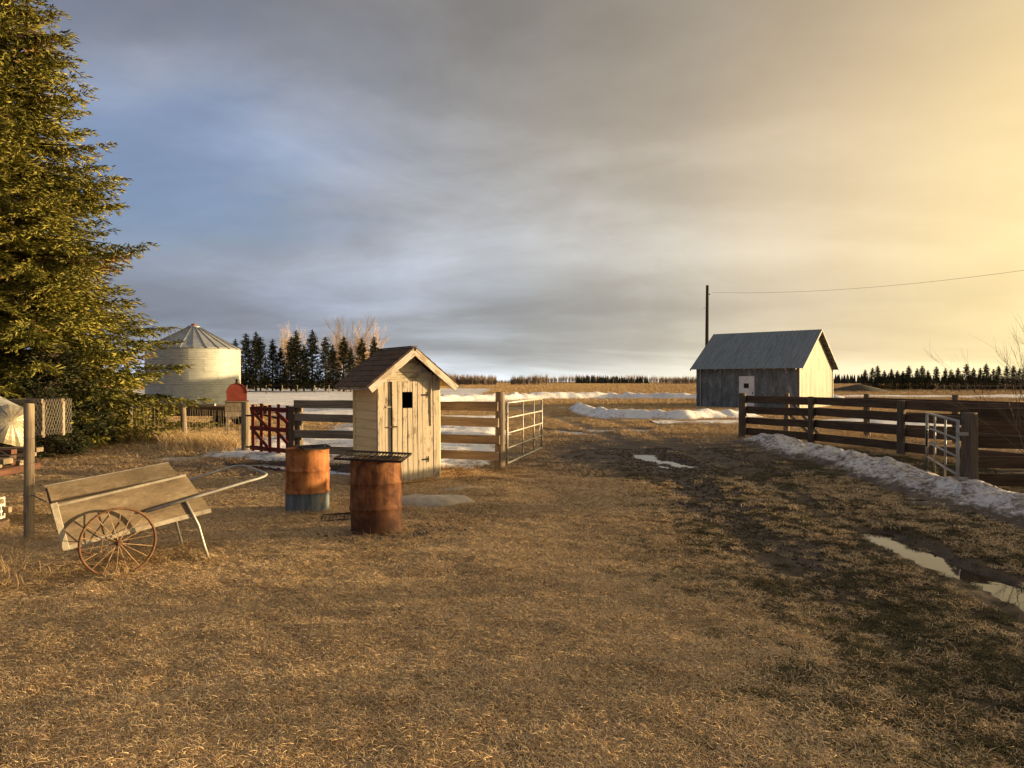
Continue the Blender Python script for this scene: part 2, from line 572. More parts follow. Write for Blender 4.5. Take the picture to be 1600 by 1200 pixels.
def mat_foliage(name, cols, dead):
    m, t = new_mat(name)
    at = t.n('ShaderNodeAttribute', attribute_name='tone').outputs['Fac']
    col = t.ramp(at, [(0.0, cols[0]), (0.5, cols[1]), (0.9, cols[2]), (0.96, dead)])
    v, rnd = obj_vec(t)
    big = t.noise(v, .45, 2, .5)
    hsv = t.n('ShaderNodeHueSaturation', {'Color': col, 'Hue': t.math('MULTIPLY_ADD', rnd, .02, .49), 'Value': t.math('MULTIPLY_ADD', big, .9, .55)})
    b = principled(t, Base_Color=hsv.outputs[0], Roughness=.75, Specular_IOR_Level=.2)
    return m


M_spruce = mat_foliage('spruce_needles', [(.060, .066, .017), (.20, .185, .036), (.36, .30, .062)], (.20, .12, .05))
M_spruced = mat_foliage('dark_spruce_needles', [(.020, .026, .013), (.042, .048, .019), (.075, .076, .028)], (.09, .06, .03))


def mat_grass(name, cols):
    m, t = new_mat(name)
    at = t.n('ShaderNodeAttribute', attribute_name='tone').outputs['Fac']
    geo = t.n('ShaderNodeNewGeometry').outputs['Position']
    big = t.noise(geo, .9, 3, .6)
    fac = t.math('ADD', t.math('MULTIPLY', at, .75), t.math('MULTIPLY', t.math('SUBTRACT', big, .5), .55))
    col = t.ramp(fac, [(0.0, cols[0]), (0.35, cols[1]), (0.75, cols[2])])
    b = principled(t, Base_Color=col, Roughness=.7, Specular_IOR_Level=.2)
    return m


M_straw = mat_grass('dry_straw_grass', [(.22, .138, .066), (.60, .41, .20), (.84, .63, .36)])
M_tall = mat_grass('tall_dead_grass', [(.26, .165, .075), (.50, .345, .165), (.68, .51, .275)])
M_green = mat_grass('thawing_green_grass', [(.032, .028, .012), (.078, .064, .026), (.165, .130, .054)])


def mat_ground():
    m, t = new_mat('ground_soil_and_thatch')
    tc = t.n('ShaderNodeTexCoord').outputs['Object']
    mud = t.n('ShaderNodeAttribute', attribute_name='mud').outputs['Fac']
    grn = t.n('ShaderNodeAttribute', attribute_name='green').outputs['Fac']
    fld = t.n('ShaderNodeAttribute', attribute_name='field').outputs['Fac']
    fine = t.noise(tc, 38, 6, .7)
    mid = t.noise(tc, 4.0, 5, .62)
    big = t.noise(tc, .45, 4, .55)
    th = t.math('ADD', t.math('MULTIPLY', fine, .55), t.math('MULTIPLY', mid, .45))
    thatch = t.ramp(th, [(.34, (.070, .043, .022)), (.48, (.20, .128, .064)), (.62, (.38, .255, .135))])
    mudc = t.ramp(th, [(.34, (.027, .018, .012)), (.5, (.060, .040, .027)), (.66, (.12, .083, .056))])
    grc = t.ramp(th, [(.34, (.032, .025, .014)), (.5, (.075, .056, .029)), (.66, (.15, .11, .056))])
    fv = t.noise(t.mapping(tc, (.06, .5, 1)), 1.0, 5, .6)
    f2 = t.noise(t.mapping(tc, (.5, 2.2, 1)), 1.0, 5, .65)
    fs = t.math('ADD', t.math('MULTIPLY', fv, .5), t.math('MULTIPLY', f2, .5))
    fieldc = t.ramp(fs, [(.36, (.20, .12, .052)), (.5, (.42, .275, .12)), (.64, (.62, .45, .215))])
    col = t.mix(grn, thatch, grc)
    col = t.mix(mud, col, mudc)
    col = t.mix(fld, col, fieldc)
    h = t.math('ADD', t.math('MULTIPLY', fine, .35), t.math('MULTIPLY', mid, .9))
    bp = t.n('ShaderNodeBump', {'Height': h, 'Strength': .7, 'Distance': .05})
    rough = t.math('MULTIPLY_ADD', mud, -.28, .95)
    principled(t, Base_Color=col, Roughness=rough, Normal=bp.outputs[0], Specular_IOR_Level=.25)
    return m


M_ground = mat_ground()


def mat_snow(name, dirt):
    m, t = new_mat(name)
    tc = t.n('ShaderNodeTexCoord').outputs['Object']
    a = t.noise(tc, 5.0, 8, .72)
    b = t.noise(tc, 1.1, 4, .6)
    g = t.noise(t.mapping(tc, (1, .55, 1.6)), 17.0, 6, .75, .6)
    s = t.math('ADD', t.math('MULTIPLY', a, .40), t.math('ADD', t.math('MULTIPLY', b, .22), t.math('MULTIPLY', g, .38)))
    hi, lo = ((.80, .80, .80), (.74, .72, .70)) if dirt < .3 else ((.78, .755, .73), (.64, .605, .575))
    e = .60 - dirt * .13
    th = t.n('ShaderNodeAttribute', attribute_name='thick').outputs['Fac']
    s = t.math('ADD', s, t.math('MULTIPLY', t.ramp(th, [(0.0, 1.0), (.12, 0.0)]), .16 if dirt > .3 else .05))
    col = t.ramp(s, [(.34, hi), (e - .06, lo), (e, (.30, .25, .205)), (e + .05, (.085, .06, .042))])
    h = t.math('ADD', t.math('MULTIPLY', a, .5), t.math('ADD', t.math('MULTIPLY', b, .3), t.math('MULTIPLY', g, .35)))
    bp = t.n('ShaderNodeBump', {'Height': h, 'Strength': .8, 'Distance': .07})
    principled(t, Base_Color=col, Roughness=.65, Normal=bp.outputs[0], Specular_IOR_Level=.3)
    return m


M_snow = mat_snow('old_snow', .12)
M_snowd = mat_snow('dirty_snow', .50)


def mat_water():
    m, t = new_mat('meltwater')
    tc = t.n('ShaderNodeTexCoord').outputs['Object']
    n = t.noise(tc, 6, 2, .5)
    bp = t.n('ShaderNodeBump', {'Height': n, 'Strength': .04, 'Distance': .02})
    principled(t, Base_Color=(.035, .026, .018, 1), Roughness=.03, IOR=1.333, Normal=bp.outputs[0], Specular_IOR_Level=.5)
    return m


M_water = mat_water()


def mat_barrel(name, blue):
    m, t = new_mat(name)
    tc = t.n('ShaderNodeTexCoord').outputs['Object']
    sep = t.n('ShaderNodeSeparateXYZ', {0: tc})
    a = t.noise(tc, 4.5, 8, .68, .5)
    b = t.noise(t.mapping(tc, (14, 14, 2.2)), 1.0, 5, .6)
    s = t.math('ADD', t.math('MULTIPLY', a, .65), t.math('MULTIPLY', b, .35))
    col = t.ramp(s, [(.32, (.055, .018, .008)), (.44, (.19, .066, .020)), (.55, (.34, .135, .042)), (.68, (.44, .215, .085))] if blue else [(.34, (.025, .011, .007)), (.44, (.095, .035, .014)), (.53, (.20, .078, .027)), (.66, (.34, .165, .07))])
    if blue:
        e = t.math('ADD', sep.outputs[2], t.math('MULTIPLY', t.math('SUBTRACT', a, .5), .05))
        f = t.ramp(e, [(.285, 1.0), (.300, 0.0)])
        bl = t.ramp(b, [(.35, (.055, .072, .088)), (.5, (.10, .125, .145)), (.68, (.17, .19, .20))])
        chip = t.ramp(a, [(.60, 1.0), (.68, 0.0)])
        col = t.mix(t.math('MULTIPLY', f, chip), col, bl)
    else:
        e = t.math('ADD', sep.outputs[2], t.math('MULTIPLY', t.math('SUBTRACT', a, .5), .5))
        f = t.ramp(e, [(.10, .85), (.36, .35), (.66, 0.0)])  # scorch and the shade over the lower half, both painted in darker downwards
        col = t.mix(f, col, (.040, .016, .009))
    bp = t.n('ShaderNodeBump', {'Height': s, 'Strength': .45, 'Distance': .02})
    principled(t, Base_Color=col, Roughness=.8, Metallic=.0, Normal=bp.outputs[0], Specular_IOR_Level=.3)
    return m


M_barrel_a = mat_barrel('rusted_drum_blue_foot', True)
M_barrel_b = mat_barrel('rusted_drum_scorched', False)

# ------------------------------------------------------------------ ground
def graded(fine_a, fine_b, step, lo, hi, grow):
    c = list(np.arange(fine_a, fine_b + 1e-6, step))
    up = []; s = step; x = fine_b
    while x < hi:
        s *= grow; x += s; up.append(x)
    dn = []; s = step; x = fine_a
    while x > lo:
        s *= grow; x -= s; dn.append(x)
    return np.array(dn[::-1] + c + up)


def build_ground():
    xs = graded(-7.5, 9.0, 0.075, -3000, 3000, 1.085)
    ys = graded(2.6, 19.0, 0.075, -300, 3600, 1.075)
    X, Y = np.meshgrid(xs, ys)
    Z = hgt(X, Y)
    dist = np.hypot(X, Y)
    far = sstep(60, 200, dist)
    Z = Z * (1 - far) + far * (0.25 * (fbm(X / 60, Y / 60, 77, 3) - .62))
    V = np.stack([X.ravel(), Y.ravel(), Z.ravel()], 1)
    nx, ny = len(xs), len(ys)
    i = np.arange(nx - 1)[None, :] + np.arange(ny - 1)[:, None] * nx
    Q = np.stack([i, i + 1, i + nx + 1, i + nx], -1).reshape(-1, 4)
    me = mesh_np('ground', V, Q, smooth=True)
    x = V[:, 0]; y = V[:, 1]
    n = fbm(x / 1.3, y / 1.3, 61, 4)
    n2 = fbm(x / .45, y / .45, 67, 3)
    mud = mud_mask(x, y)
    green = green_mask(x, y)
    field = sstep(21, 40, y + 10 * (n - .5)) * (1 - .8 * sstep(.52, .62, fbm(x / 9, y / 4, 71, 3)) * sstep(60, 30, y))
    for nm, arr in (('mud', mud), ('green', green), ('field', field)):
        a = me.attributes.new(nm, 'FLOAT', 'POINT')
        a.data.foreach_set('value', np.clip(arr, 0, 1).astype(np.float32))
    o = add('ground', me, M_ground)
    struct(o)


def mud_mask(x, y):
    n = fbm(x / 1.3, y / 1.3, 61, 4); n2 = fbm(x / .45, y / .45, 67, 3)
    da = poly_dist(x, y, RUT_A); db = poly_dist(x, y, RUT_B)
    m = sstep(.85, .25, da + 1.0 * (n2 - .5)) * sstep(5.0, 7.2, y + 2 * (n - .5)) * .95
    m = np.maximum(m, .75 * sstep(.6, .1, db + .9 * (n2 - .5)))
    # churned gateway
    gate = np.exp(-(((x - 3.6) / 3.6) ** 2 + ((y - 17) / 4.2) ** 2) ** 2)
    m = np.maximum(m, gate * sstep(.26, .50, .55 * n + .45 * n2 + .16))
    g2 = np.exp(-(((x - 6.0) / 8.0) ** 2 + ((y - 33) / 5.0) ** 2) ** 2)
    m = np.maximum(m, g2 * sstep(.40, .56, .55 * n + .45 * n2 + .04))
    # wet foot of the red gate
    g3 = np.exp(-(((x + 4.8) / 1.8) ** 2 + ((y - 14.8) / 1.2) ** 2))
    m = np.maximum(m, g3 * .9)
    for pts, w in PUDDLES:
        m = np.maximum(m, sstep(w * 2.6, w * 1.3, poly_dist(x, y, pts)))
    return m


def green_mask(x, y):
    n = fbm(x / 1.3, y / 1.3, 63, 4)
    e = x - 1.45 + 1.1 * (n - .5)
    return sstep(-.75, 1.05, e) * sstep(24, 17, y) * sstep(13, 9, x)


build_ground()

# ------------------------------------------------------------------ puddles
def build_puddle(name, pts, w):
    xs = [p[0] for p in pts]; ys = [p[1] for p in pts]
    a, b, c, d = min(xs) - 2.7 * w, max(xs) + 2.7 * w, min(ys) - 2.7 * w, max(ys) + 2.7 * w
    # a level sheet; the hollow in the ground draws its shore. Keep only cells that lie over the hollow
    st = max(.05, w / 9)
    gx = np.arange(a, b + st, st); gy = np.arange(c, d + st, st)
    X, Y = np.meshgrid(gx, gy)
    keep = (poly_dist(X, Y, pts) < w * 2.5)
    idx = -np.ones(X.shape, int); v = []; f = []
    for j in range(X.shape[0] - 1):
        for i in range(X.shape[1] - 1):
            if keep[j, i] and keep[j, i + 1] and keep[j + 1, i] and keep[j + 1, i + 1]:
                q = []
                for (jj, ii) in ((j, i), (j, i + 1), (j + 1, i + 1), (j + 1, i)):
                    if idx[jj, ii] < 0:
                        idx[jj, ii] = len(v); v.append((X[jj, ii], Y[jj, ii], PUD_Z + .004))
                    q.append(idx[jj, ii])
                f.append(q)
    o = add(name, mesh_from('puddle', v, f), M_water)
    struct(o)


for pts, w in PUDDLES:
    build_puddle('puddle', pts, w)

# ------------------------------------------------------------------ snow
SNOW = []


def snow_patch(name, x0, x1, y0, y1, step, fn, mat):
    """height above the soil from fn(X,Y); cells that lie wholly below are dropped"""
    SNOW.append((x0, x1, y0, y1, fn))
    gx = np.arange(x0, x1 + step[0], step[0]); gy = np.arange(y0, y1 + step[1], step[1])
    X, Y = np.meshgrid(gx, gy)
    H = fn(X, Y)
    Z = hgt(X, Y)
    far = sstep(60, 200, np.hypot(X, Y))
    Z = Z * (1 - far) + far * (0.25 * (fbm(X / 60, Y / 60, 77, 3) - .62))
    Z = Z + np.maximum(H, -.12)
    V = np.stack([X.ravel(), Y.ravel(), Z.ravel()], 1)
    nx, ny = len(gx), len(gy)
    i = np.arange(nx - 1)[None, :] + np.arange(ny - 1)[:, None] * nx
    Q = np.stack([i, i + 1, i + nx + 1, i + nx], -1).reshape(-1, 4)
    Hf = H.ravel()
    Q = Q[(Hf[Q] > -.05).any(1)]
    used = np.unique(Q); remap = -np.ones(len(V), int); remap[used] = np.arange(len(used))
    me = mesh_np('snow', V[used], remap[Q], smooth=True)
    at = me.attributes.new('thick', 'FLOAT', 'POINT'); at.data.foreach_set('value', Hf[used].astype(np.float32))
    o = add(name, me, mat)
    struct(o)
    return o


def bank_fn(pts, w, hh, seed, rough=.12, sc=.5):
    def fn(X, Y):
        d = poly_dist(X, Y, pts)
        ww = w * (.42 + 1.1 * fbm(X / 1.3, Y / 1.3, seed, 4))
        h = hh * 1.22 * np.exp(-(d / (ww * .72)) ** 2) - hh * .20
        amp = np.clip(.4 + h / hh, 0, 1.2)
        h = h + amp * rough * (fbm(X / sc, Y / sc, seed + 5, 4, .6) - .5) * 2
        h = h + amp * rough * .40 * (fbm(X / (sc * .3), Y / (sc * .3), seed + 9, 3) - .5) - amp * rough * .9 * np.clip(.12 - np.abs(fbm(X / (sc * 1.6), Y / (sc * 1.6), seed + 13, 3) - .5), 0, 1) * 4
        return h
    return fn


BANK = [(7.25, 20.4), (7.25, 18.0), (7.2, 15.5), (6.95, 13.0), (6.75, 10.8), (6.75, 8.8), (7.0, 6.8), (7.3, 4)]
snow_patch('snow_bank', 5.2, 8.9, 3, 22, (.05, .07), bank_fn(BANK, .90, .27, 101, .11, .48), M_snowd)
BANK2 = [(4.45, 46.5), (4.3, 40), (5.2, 35.5), (8.0, 33.6), (11.5, 35.5)]
snow_patch('snow_bank', 2.5, 13.5, 31, 49, (.14, .14), bank_fn(BANK2, .95, .38, 111, .12, .8), M_snow)
BANK3 = [(-8.5, 51), (-4.0, 60), (2, 70), (10, 74), (20, 70), (30, 66)]
snow_patch('snow_bank', -11, 32, 48, 78, (.28, .28), bank_fn(BANK3, 1.9, .62, 121, .20, 1.2), M_snow)


def field_fn(cx, cy, rx, ry, seed, hh, sc, thr):
    def fn(X, Y):
        e = 1 - ((X - cx) / rx) ** 2 - ((Y - cy) / ry) ** 2
        n = fbm(X / sc, Y / (sc * .7), seed, 4)
        m = np.clip(e, -1, .6) + (n - thr) * 2.2
        return np.clip(m * .18, -.2, hh) + .06 * (fbm(X / .6, Y / .6, seed + 3, 3) - .5) * (np.hypot(X, Y) < 48) + .16 * (fbm(X / 2.2, Y / 2.2, seed + 4, 3) - .5) * (np.hypot(X, Y) > 42)
    return fn


def yard_snow(X, Y):
    line = 15.55 - .38 * (X + 4.7)            # the board fence
    h = field_fn(-2.8, 25, 4.4, 12.0, 131, .16, 2.2, .42)(X, Y)
    h = h - .22 * np.maximum(0, X + .75) - .12 * np.maximum(0, Y - 34)
    return np.where(Y > line + .15, h, h - .4 * (line + .15 - Y))


snow_patch('snow_patch', -8, .6, 13.8, 38, (.09, .12), yard_snow, M_snow)
snow_patch('snow_patch', -13, -2, 29, 46, (.2, .2), field_fn(-7.5, 38, 4.5, 8, 137, .14, 4, .50), M_snow)
snow_patch('snow_field', -90, -4, 40, 215, (.7, .8), field_fn(-38, 118, 44, 88, 141, .22, 12, .36), M_snow)
snow_patch('snow_strip', 36, 95, 72, 92, (.6, .4), field_fn(68, 82, 34, 8, 151, .14, 9, .45), M_snow)
snow_patch('snow_strip', -14, 10, 82, 96, (.4, .4), field_fn(-7, 89, 9, 3.5, 161, .1, 6, .5), M_snow)
snow_patch('snow_patch', 9, 22, 24, 36, (.16, .16), field_fn(15, 30, 4.5, 3.2, 171, .16, 3, .5), M_snow)
snow_patch('snow_patch', 6, 17, 27, 33, (.12, .12), field_fn(10, 30.5, 5.5, 1.0, 181, .06, 2.5, .5), M_snow)

# ------------------------------------------------------------------ fences
def plank_fence(root, posts, heights, w, t, mat, pmat, post_r, post_h, side, square=False):
    """posts = list of (x, y); heights = board centre heights; side = offset of boards from the post line"""
    ox, oy = root.location.x, root.location.y
    for i, (x, y) in enumerate(posts):
        ph = post_h[i] if isinstance(post_h, (list, tuple)) else post_h
        pr = post_r[i] if isinstance(post_r, (list, tuple)) else post_r
        round_post('post', (x - ox, y - oy, hz(x, y)), ph, pr, pmat, root, (random.uniform(-.015, .015), random.uniform(-.015, .015)), seed=i * 7 + int(x * 10))
    for (ax, ay), (bx, by) in zip(posts[:-1], posts[1:]):
        d = Vector((bx - ax, by - ay, 0)); L = d.length; d.normalize()
        nrm = Vector((-d.y, d.x, 0)) * side
        for k, h in enumerate(heights):
            e0, e1 = random.uniform(.0, .05), random.uniform(-.0, .05)
            a = Vector((ax - ox, ay - oy, hz(ax, ay) * .3 + h + random.uniform(-.02, .02))) + nrm - d * e0
            b = Vector((bx - ox, by - oy, hz(bx, by) * .3 + h + random.uniform(-.02, .02))) + nrm + d * e1
            a += nrm.normalized() * (.003 * (k % 2)); b += nrm.normalized() * (.003 * (k % 2) + random.uniform(-.004, .004))
            board('board', a, b, w * random.uniform(.93, 1.05), t, mat, root, wear=.008, sag=random.uniform(0, .015))


f1 = thing('board_fence', 'weathered grey four-board fence running behind the white outhouse', 'fence', (-2.4, 14.9, 0))
plank_fence(f1, [(-4.72, 15.75), (-2.5, 14.95), (-.235, 14.05)], [.30, .63, .97, 1.27], .175, .045, M_grey, M_postd, [.10, .085, .10], [1.32, 1.28, 1.56], -.11)
# ends of short boards nailed against the gate-side post
for k, h in enumerate((.55, .87, 1.17)):
    board('board', (-4.72 + 2.4 + .02, 15.75 - 14.9 - .06, h), (-4.72 + 2.4 + .10, 15.75 - 14.9 - .10, h), .14, .04, M_grey, f1)

f2 = thing('plank_fence', 'dark plank fence behind the dirty snow bank, leading to the shed', 'fence', (8.4, 18, 0))
P2 = [(7.08, 21.8), (8.38, 19.9), (9.2, 16.8), (10.3, 13.9), (11.2, 11.6)]
plank_fence(f2, P2, [.22, .58, .91, 1.22], .215, .05, M_dark, M_postd, [.12, .09, .09, .1, .1], [1.38, 1.33, 1.30, 1.3, 1.3], .13)
f3 = thing('plank_fence', 'dark corral fence with diagonal braces, standing behind the snow-bank fence', 'fence', (11, 22, 0))
P3 = [(9.35, 24.2), (11.3, 22.6), (12.5, 20.0), (13.9, 17.6), (15.2, 15.2)]
plank_fence(f3, P3, [.40, .78, 1.16], .17, .045, M_dark, M_postd, .10, [1.35, 1.38, 1.38, 1.3, 1.3], -.12)
board('brace', (9.4 - 11, 24.0 - 22, 1.15), (9.9 - 11, 22.9 - 22, .05), .10, .05, M_postd, f3)
board('brace', (9.35 - 11, 24.05 - 22, .7), (9.75 - 11, 23.1 - 22, .02), .10, .05, M_postd, f3)
f4 = thing('plank_fence', 'tall dark plank fence starting at the thick post beside the bare shrub', 'fence', (9.5, 11, 0))
P4 = [(7.22, 11.2), (9.7, 11.0)]
plank_fence(f4, P4, [.20, .50, .80, 1.04, 1.26], [.20, .20, .20, .20, .20][0], .05, M_dark, M_postd, [.125, .1], [1.28, 1.36], .15)


# left wire fence
f5 = thing('wire_fence', 'page-wire fence with round wooden posts in front of the flat wagon', 'fence', (-8.5, 20, 0))
WP = [(-14.0, 23.5, .065, 1.25, 0), (-11.5, 21.4, .075, 1.10, .02), (-9.35, 20.3, .085, 1.14, -.05), (-6.52, 17.4, .105, 1.26, .0)]
for i, (x, y, r, h, ln) in enumerate(WP):
    round_post('post', (x + 8.5, y - 20, hz(x, y)), h, r, M_post, f5, (0, ln), seed=40 + i)
mw = MB()
for (a, b) in zip(WP[:-1], WP[1:]):
    p = Vector((a[0] + 8.5, a[1] - 20 - .09, 0)); q = Vector((b[0] + 8.5, b[1] - 20 - .09, 0))
    for h in (.12, .28, .45, .64, .84, 1.02):
        mid = (p + q) / 2
        mw.tube([p + Vector((0, 0, h)), mid + Vector((0, 0, h - .02)), q + Vector((0, 0, h))], .003, 3, False)
    n = int((q - p).length / .17)
    for k in range(1, n):
        c = p + (q - p) * (k / n)
        mw.tube([c + Vector((0, 0, .1)), c + Vector((random.uniform(-.03, .03), 0, .55)), c + Vector((random.uniform(-.02, .02), 0, 1.02))], .0024, 3, False)
wo = mw.build('wire_mesh', M_wire, f5)
wo['kind'] = 'stuff'

# tall post by the cart
cp = Vector((-5.42, 7.97, 0))
f6 = thing('fence_post', 'tall round grey fence post with wires, standing at the foot of the cart', 'post', (cp.x, cp.y, hz(cp.x, cp.y)))
round_post('post', (0, 0, 0), 1.54, .052, M_post, f6, (0, 0), seed=77, taper=.97)
mw = MB()
for h in (1.15, .52, .88):
    mw.tube([Vector((.056 * math.cos(a), .056 * math.sin(a), h + .01 * math.sin(a * 2))) for a in np.linspace(0, 2 * math.pi, 13)], .004, 4, False)
mw.tube([(-.06, -.03, .88), (-.5, .25, .98), (-1.2, .5, 1.05)], .005, 4)
mw.tube([(.06, -.03, .52), (.14, -.02, .47), (.22, -.05, .45)], .008, 4)
mw.build('wire', M_wire, f6)

# ------------------------------------------------------------------ red picket gate
def red_gate():
    a = Vector((-6.25, 17.05, 0)); b = Vector((-4.80, 15.95, 0))
    root = thing('picket_gate', 'dark red wooden picket gate with diagonal braces above the meltwater', 'gate', (a.x, a.y, 0))
    d = (b - a); L = d.length; d.normalize()
    n = Vector((d.y, -d.x, 0))          # towards the camera
    up = (0, 0, 1)
    z0 = .06
    for k, h in enumerate((.13, .60, 1.06)):
        board('rail', d * .0 + Vector((0, 0, h + z0)) + n * .03, d * L + Vector((0, 0, h + z0)) + n * .03, .10, .035, M_red, root)
    m = 6
    for k in range(m):
        s = .06 + (L - .12) * k / (m - 1)
        top = 1.16 + (.03 if k in (1, 3) else 0) + random.uniform(-.01, .01)
        board('picket', d * s + Vector((0, 0, .05 + z0)), d * s + Vector((0, 0, top + z0)), .115, .022, M_red, root, up=tuple(d))
    for (s0, s1, h0, h1) in ((.08, .60, 1.02, .62), (.86, 1.36, 1.02, .66), (.10, .62, .58, .16), (.86, 1.36, .58, .18)):
        s0 *= L / 1.45; s1 *= L / 1.45
        board('brace', d * s0 + Vector((0, 0, h0 + z0)) + n * .066, d * s1 + Vector((0, 0, h1 + z0)) + n * .066, .085, .03, M_red, root)
    for h in (.2, .95):
        MB().box(d * -.03 + Vector((0, 0, h)) + n * .055, (.14, .02, .04)).build('hinge', M_iron, root)


red_gate()

# plank on the latch side of the red gate
pl = thing('gate_plank', 'dark upright plank post between the red gate and the board fence', 'post', (-4.86, 15.68, 0))
board('plank', (0, 0, -.1), (0, 0, 1.22), .17, .06, M_dark, pl, up=(.8, -.5, 0))

# ------------------------------------------------------------------ pipe gates
def pipe_gate(name, label, a, b, z0, z1, mat, verts, nh=5, group=None):
    a = Vector(a); b = Vector(b)
    root = thing(name, label, 'gate', (a.x, a.y, 0), group=group)
    d = b - a
    for s in verts:
        r = .026 if s in (0, 1) else .019
        MB().tube([d * s + Vector((0, 0, z0)), d * s + Vector((0, 0, z1))], r, 8).build('upright', mat, root, smooth=True)
    for k in range(nh):
        h = z0 + .02 + (z1 - z0 - .04) * k / (nh - 1)
        r = .024 if k in (0, nh - 1) else .019
        MB().tube([Vector((0, 0, h)) + d.normalized() * .0, d + Vector((0, 0, h))], r, 8).build('rail', mat, root, smooth=True)
    return root, d


g1, d1 = pipe_gate('pipe_gate', 'pale galvanised pipe gate swung open from the post beside the outhouse', (-.10, 14.28, 0), (.74, 17.7, 0), .10, 1.36, M_galv, (0, .40, .73, 1))
MB().tube([d1 * .86 + Vector((0, 0, .45)), d1 * .97 + Vector((0, 0, .75))], .012, 6).build('brace', M_galv, g1)
for h in (.28, 1.12):
    MB().box((-.06, -.07, h), (.16, .05, .05)).build('hinge', M_galv, g1)
g2, d2 = pipe_gate('pipe_gate', 'dull pipe gate swung back into the dirty snow beside the thick post', (6.98, 11.12, 0), (8.12, 13.9, 0), .0, 1.17, M_dgalv, (0, .35, .70, 1))
for h in (.25, .95):
    MB().box((.06, -.02, h), (.16, .05, .05)).build('hinge', M_dgalv, g2)
lk = MB()
for k in range(7):
    lk.box(d2 * .97 + Vector((-.03, -.02, .80 - .045 * k)), (.03, .02, .04))
lk.build('chain', M_iron, g2)

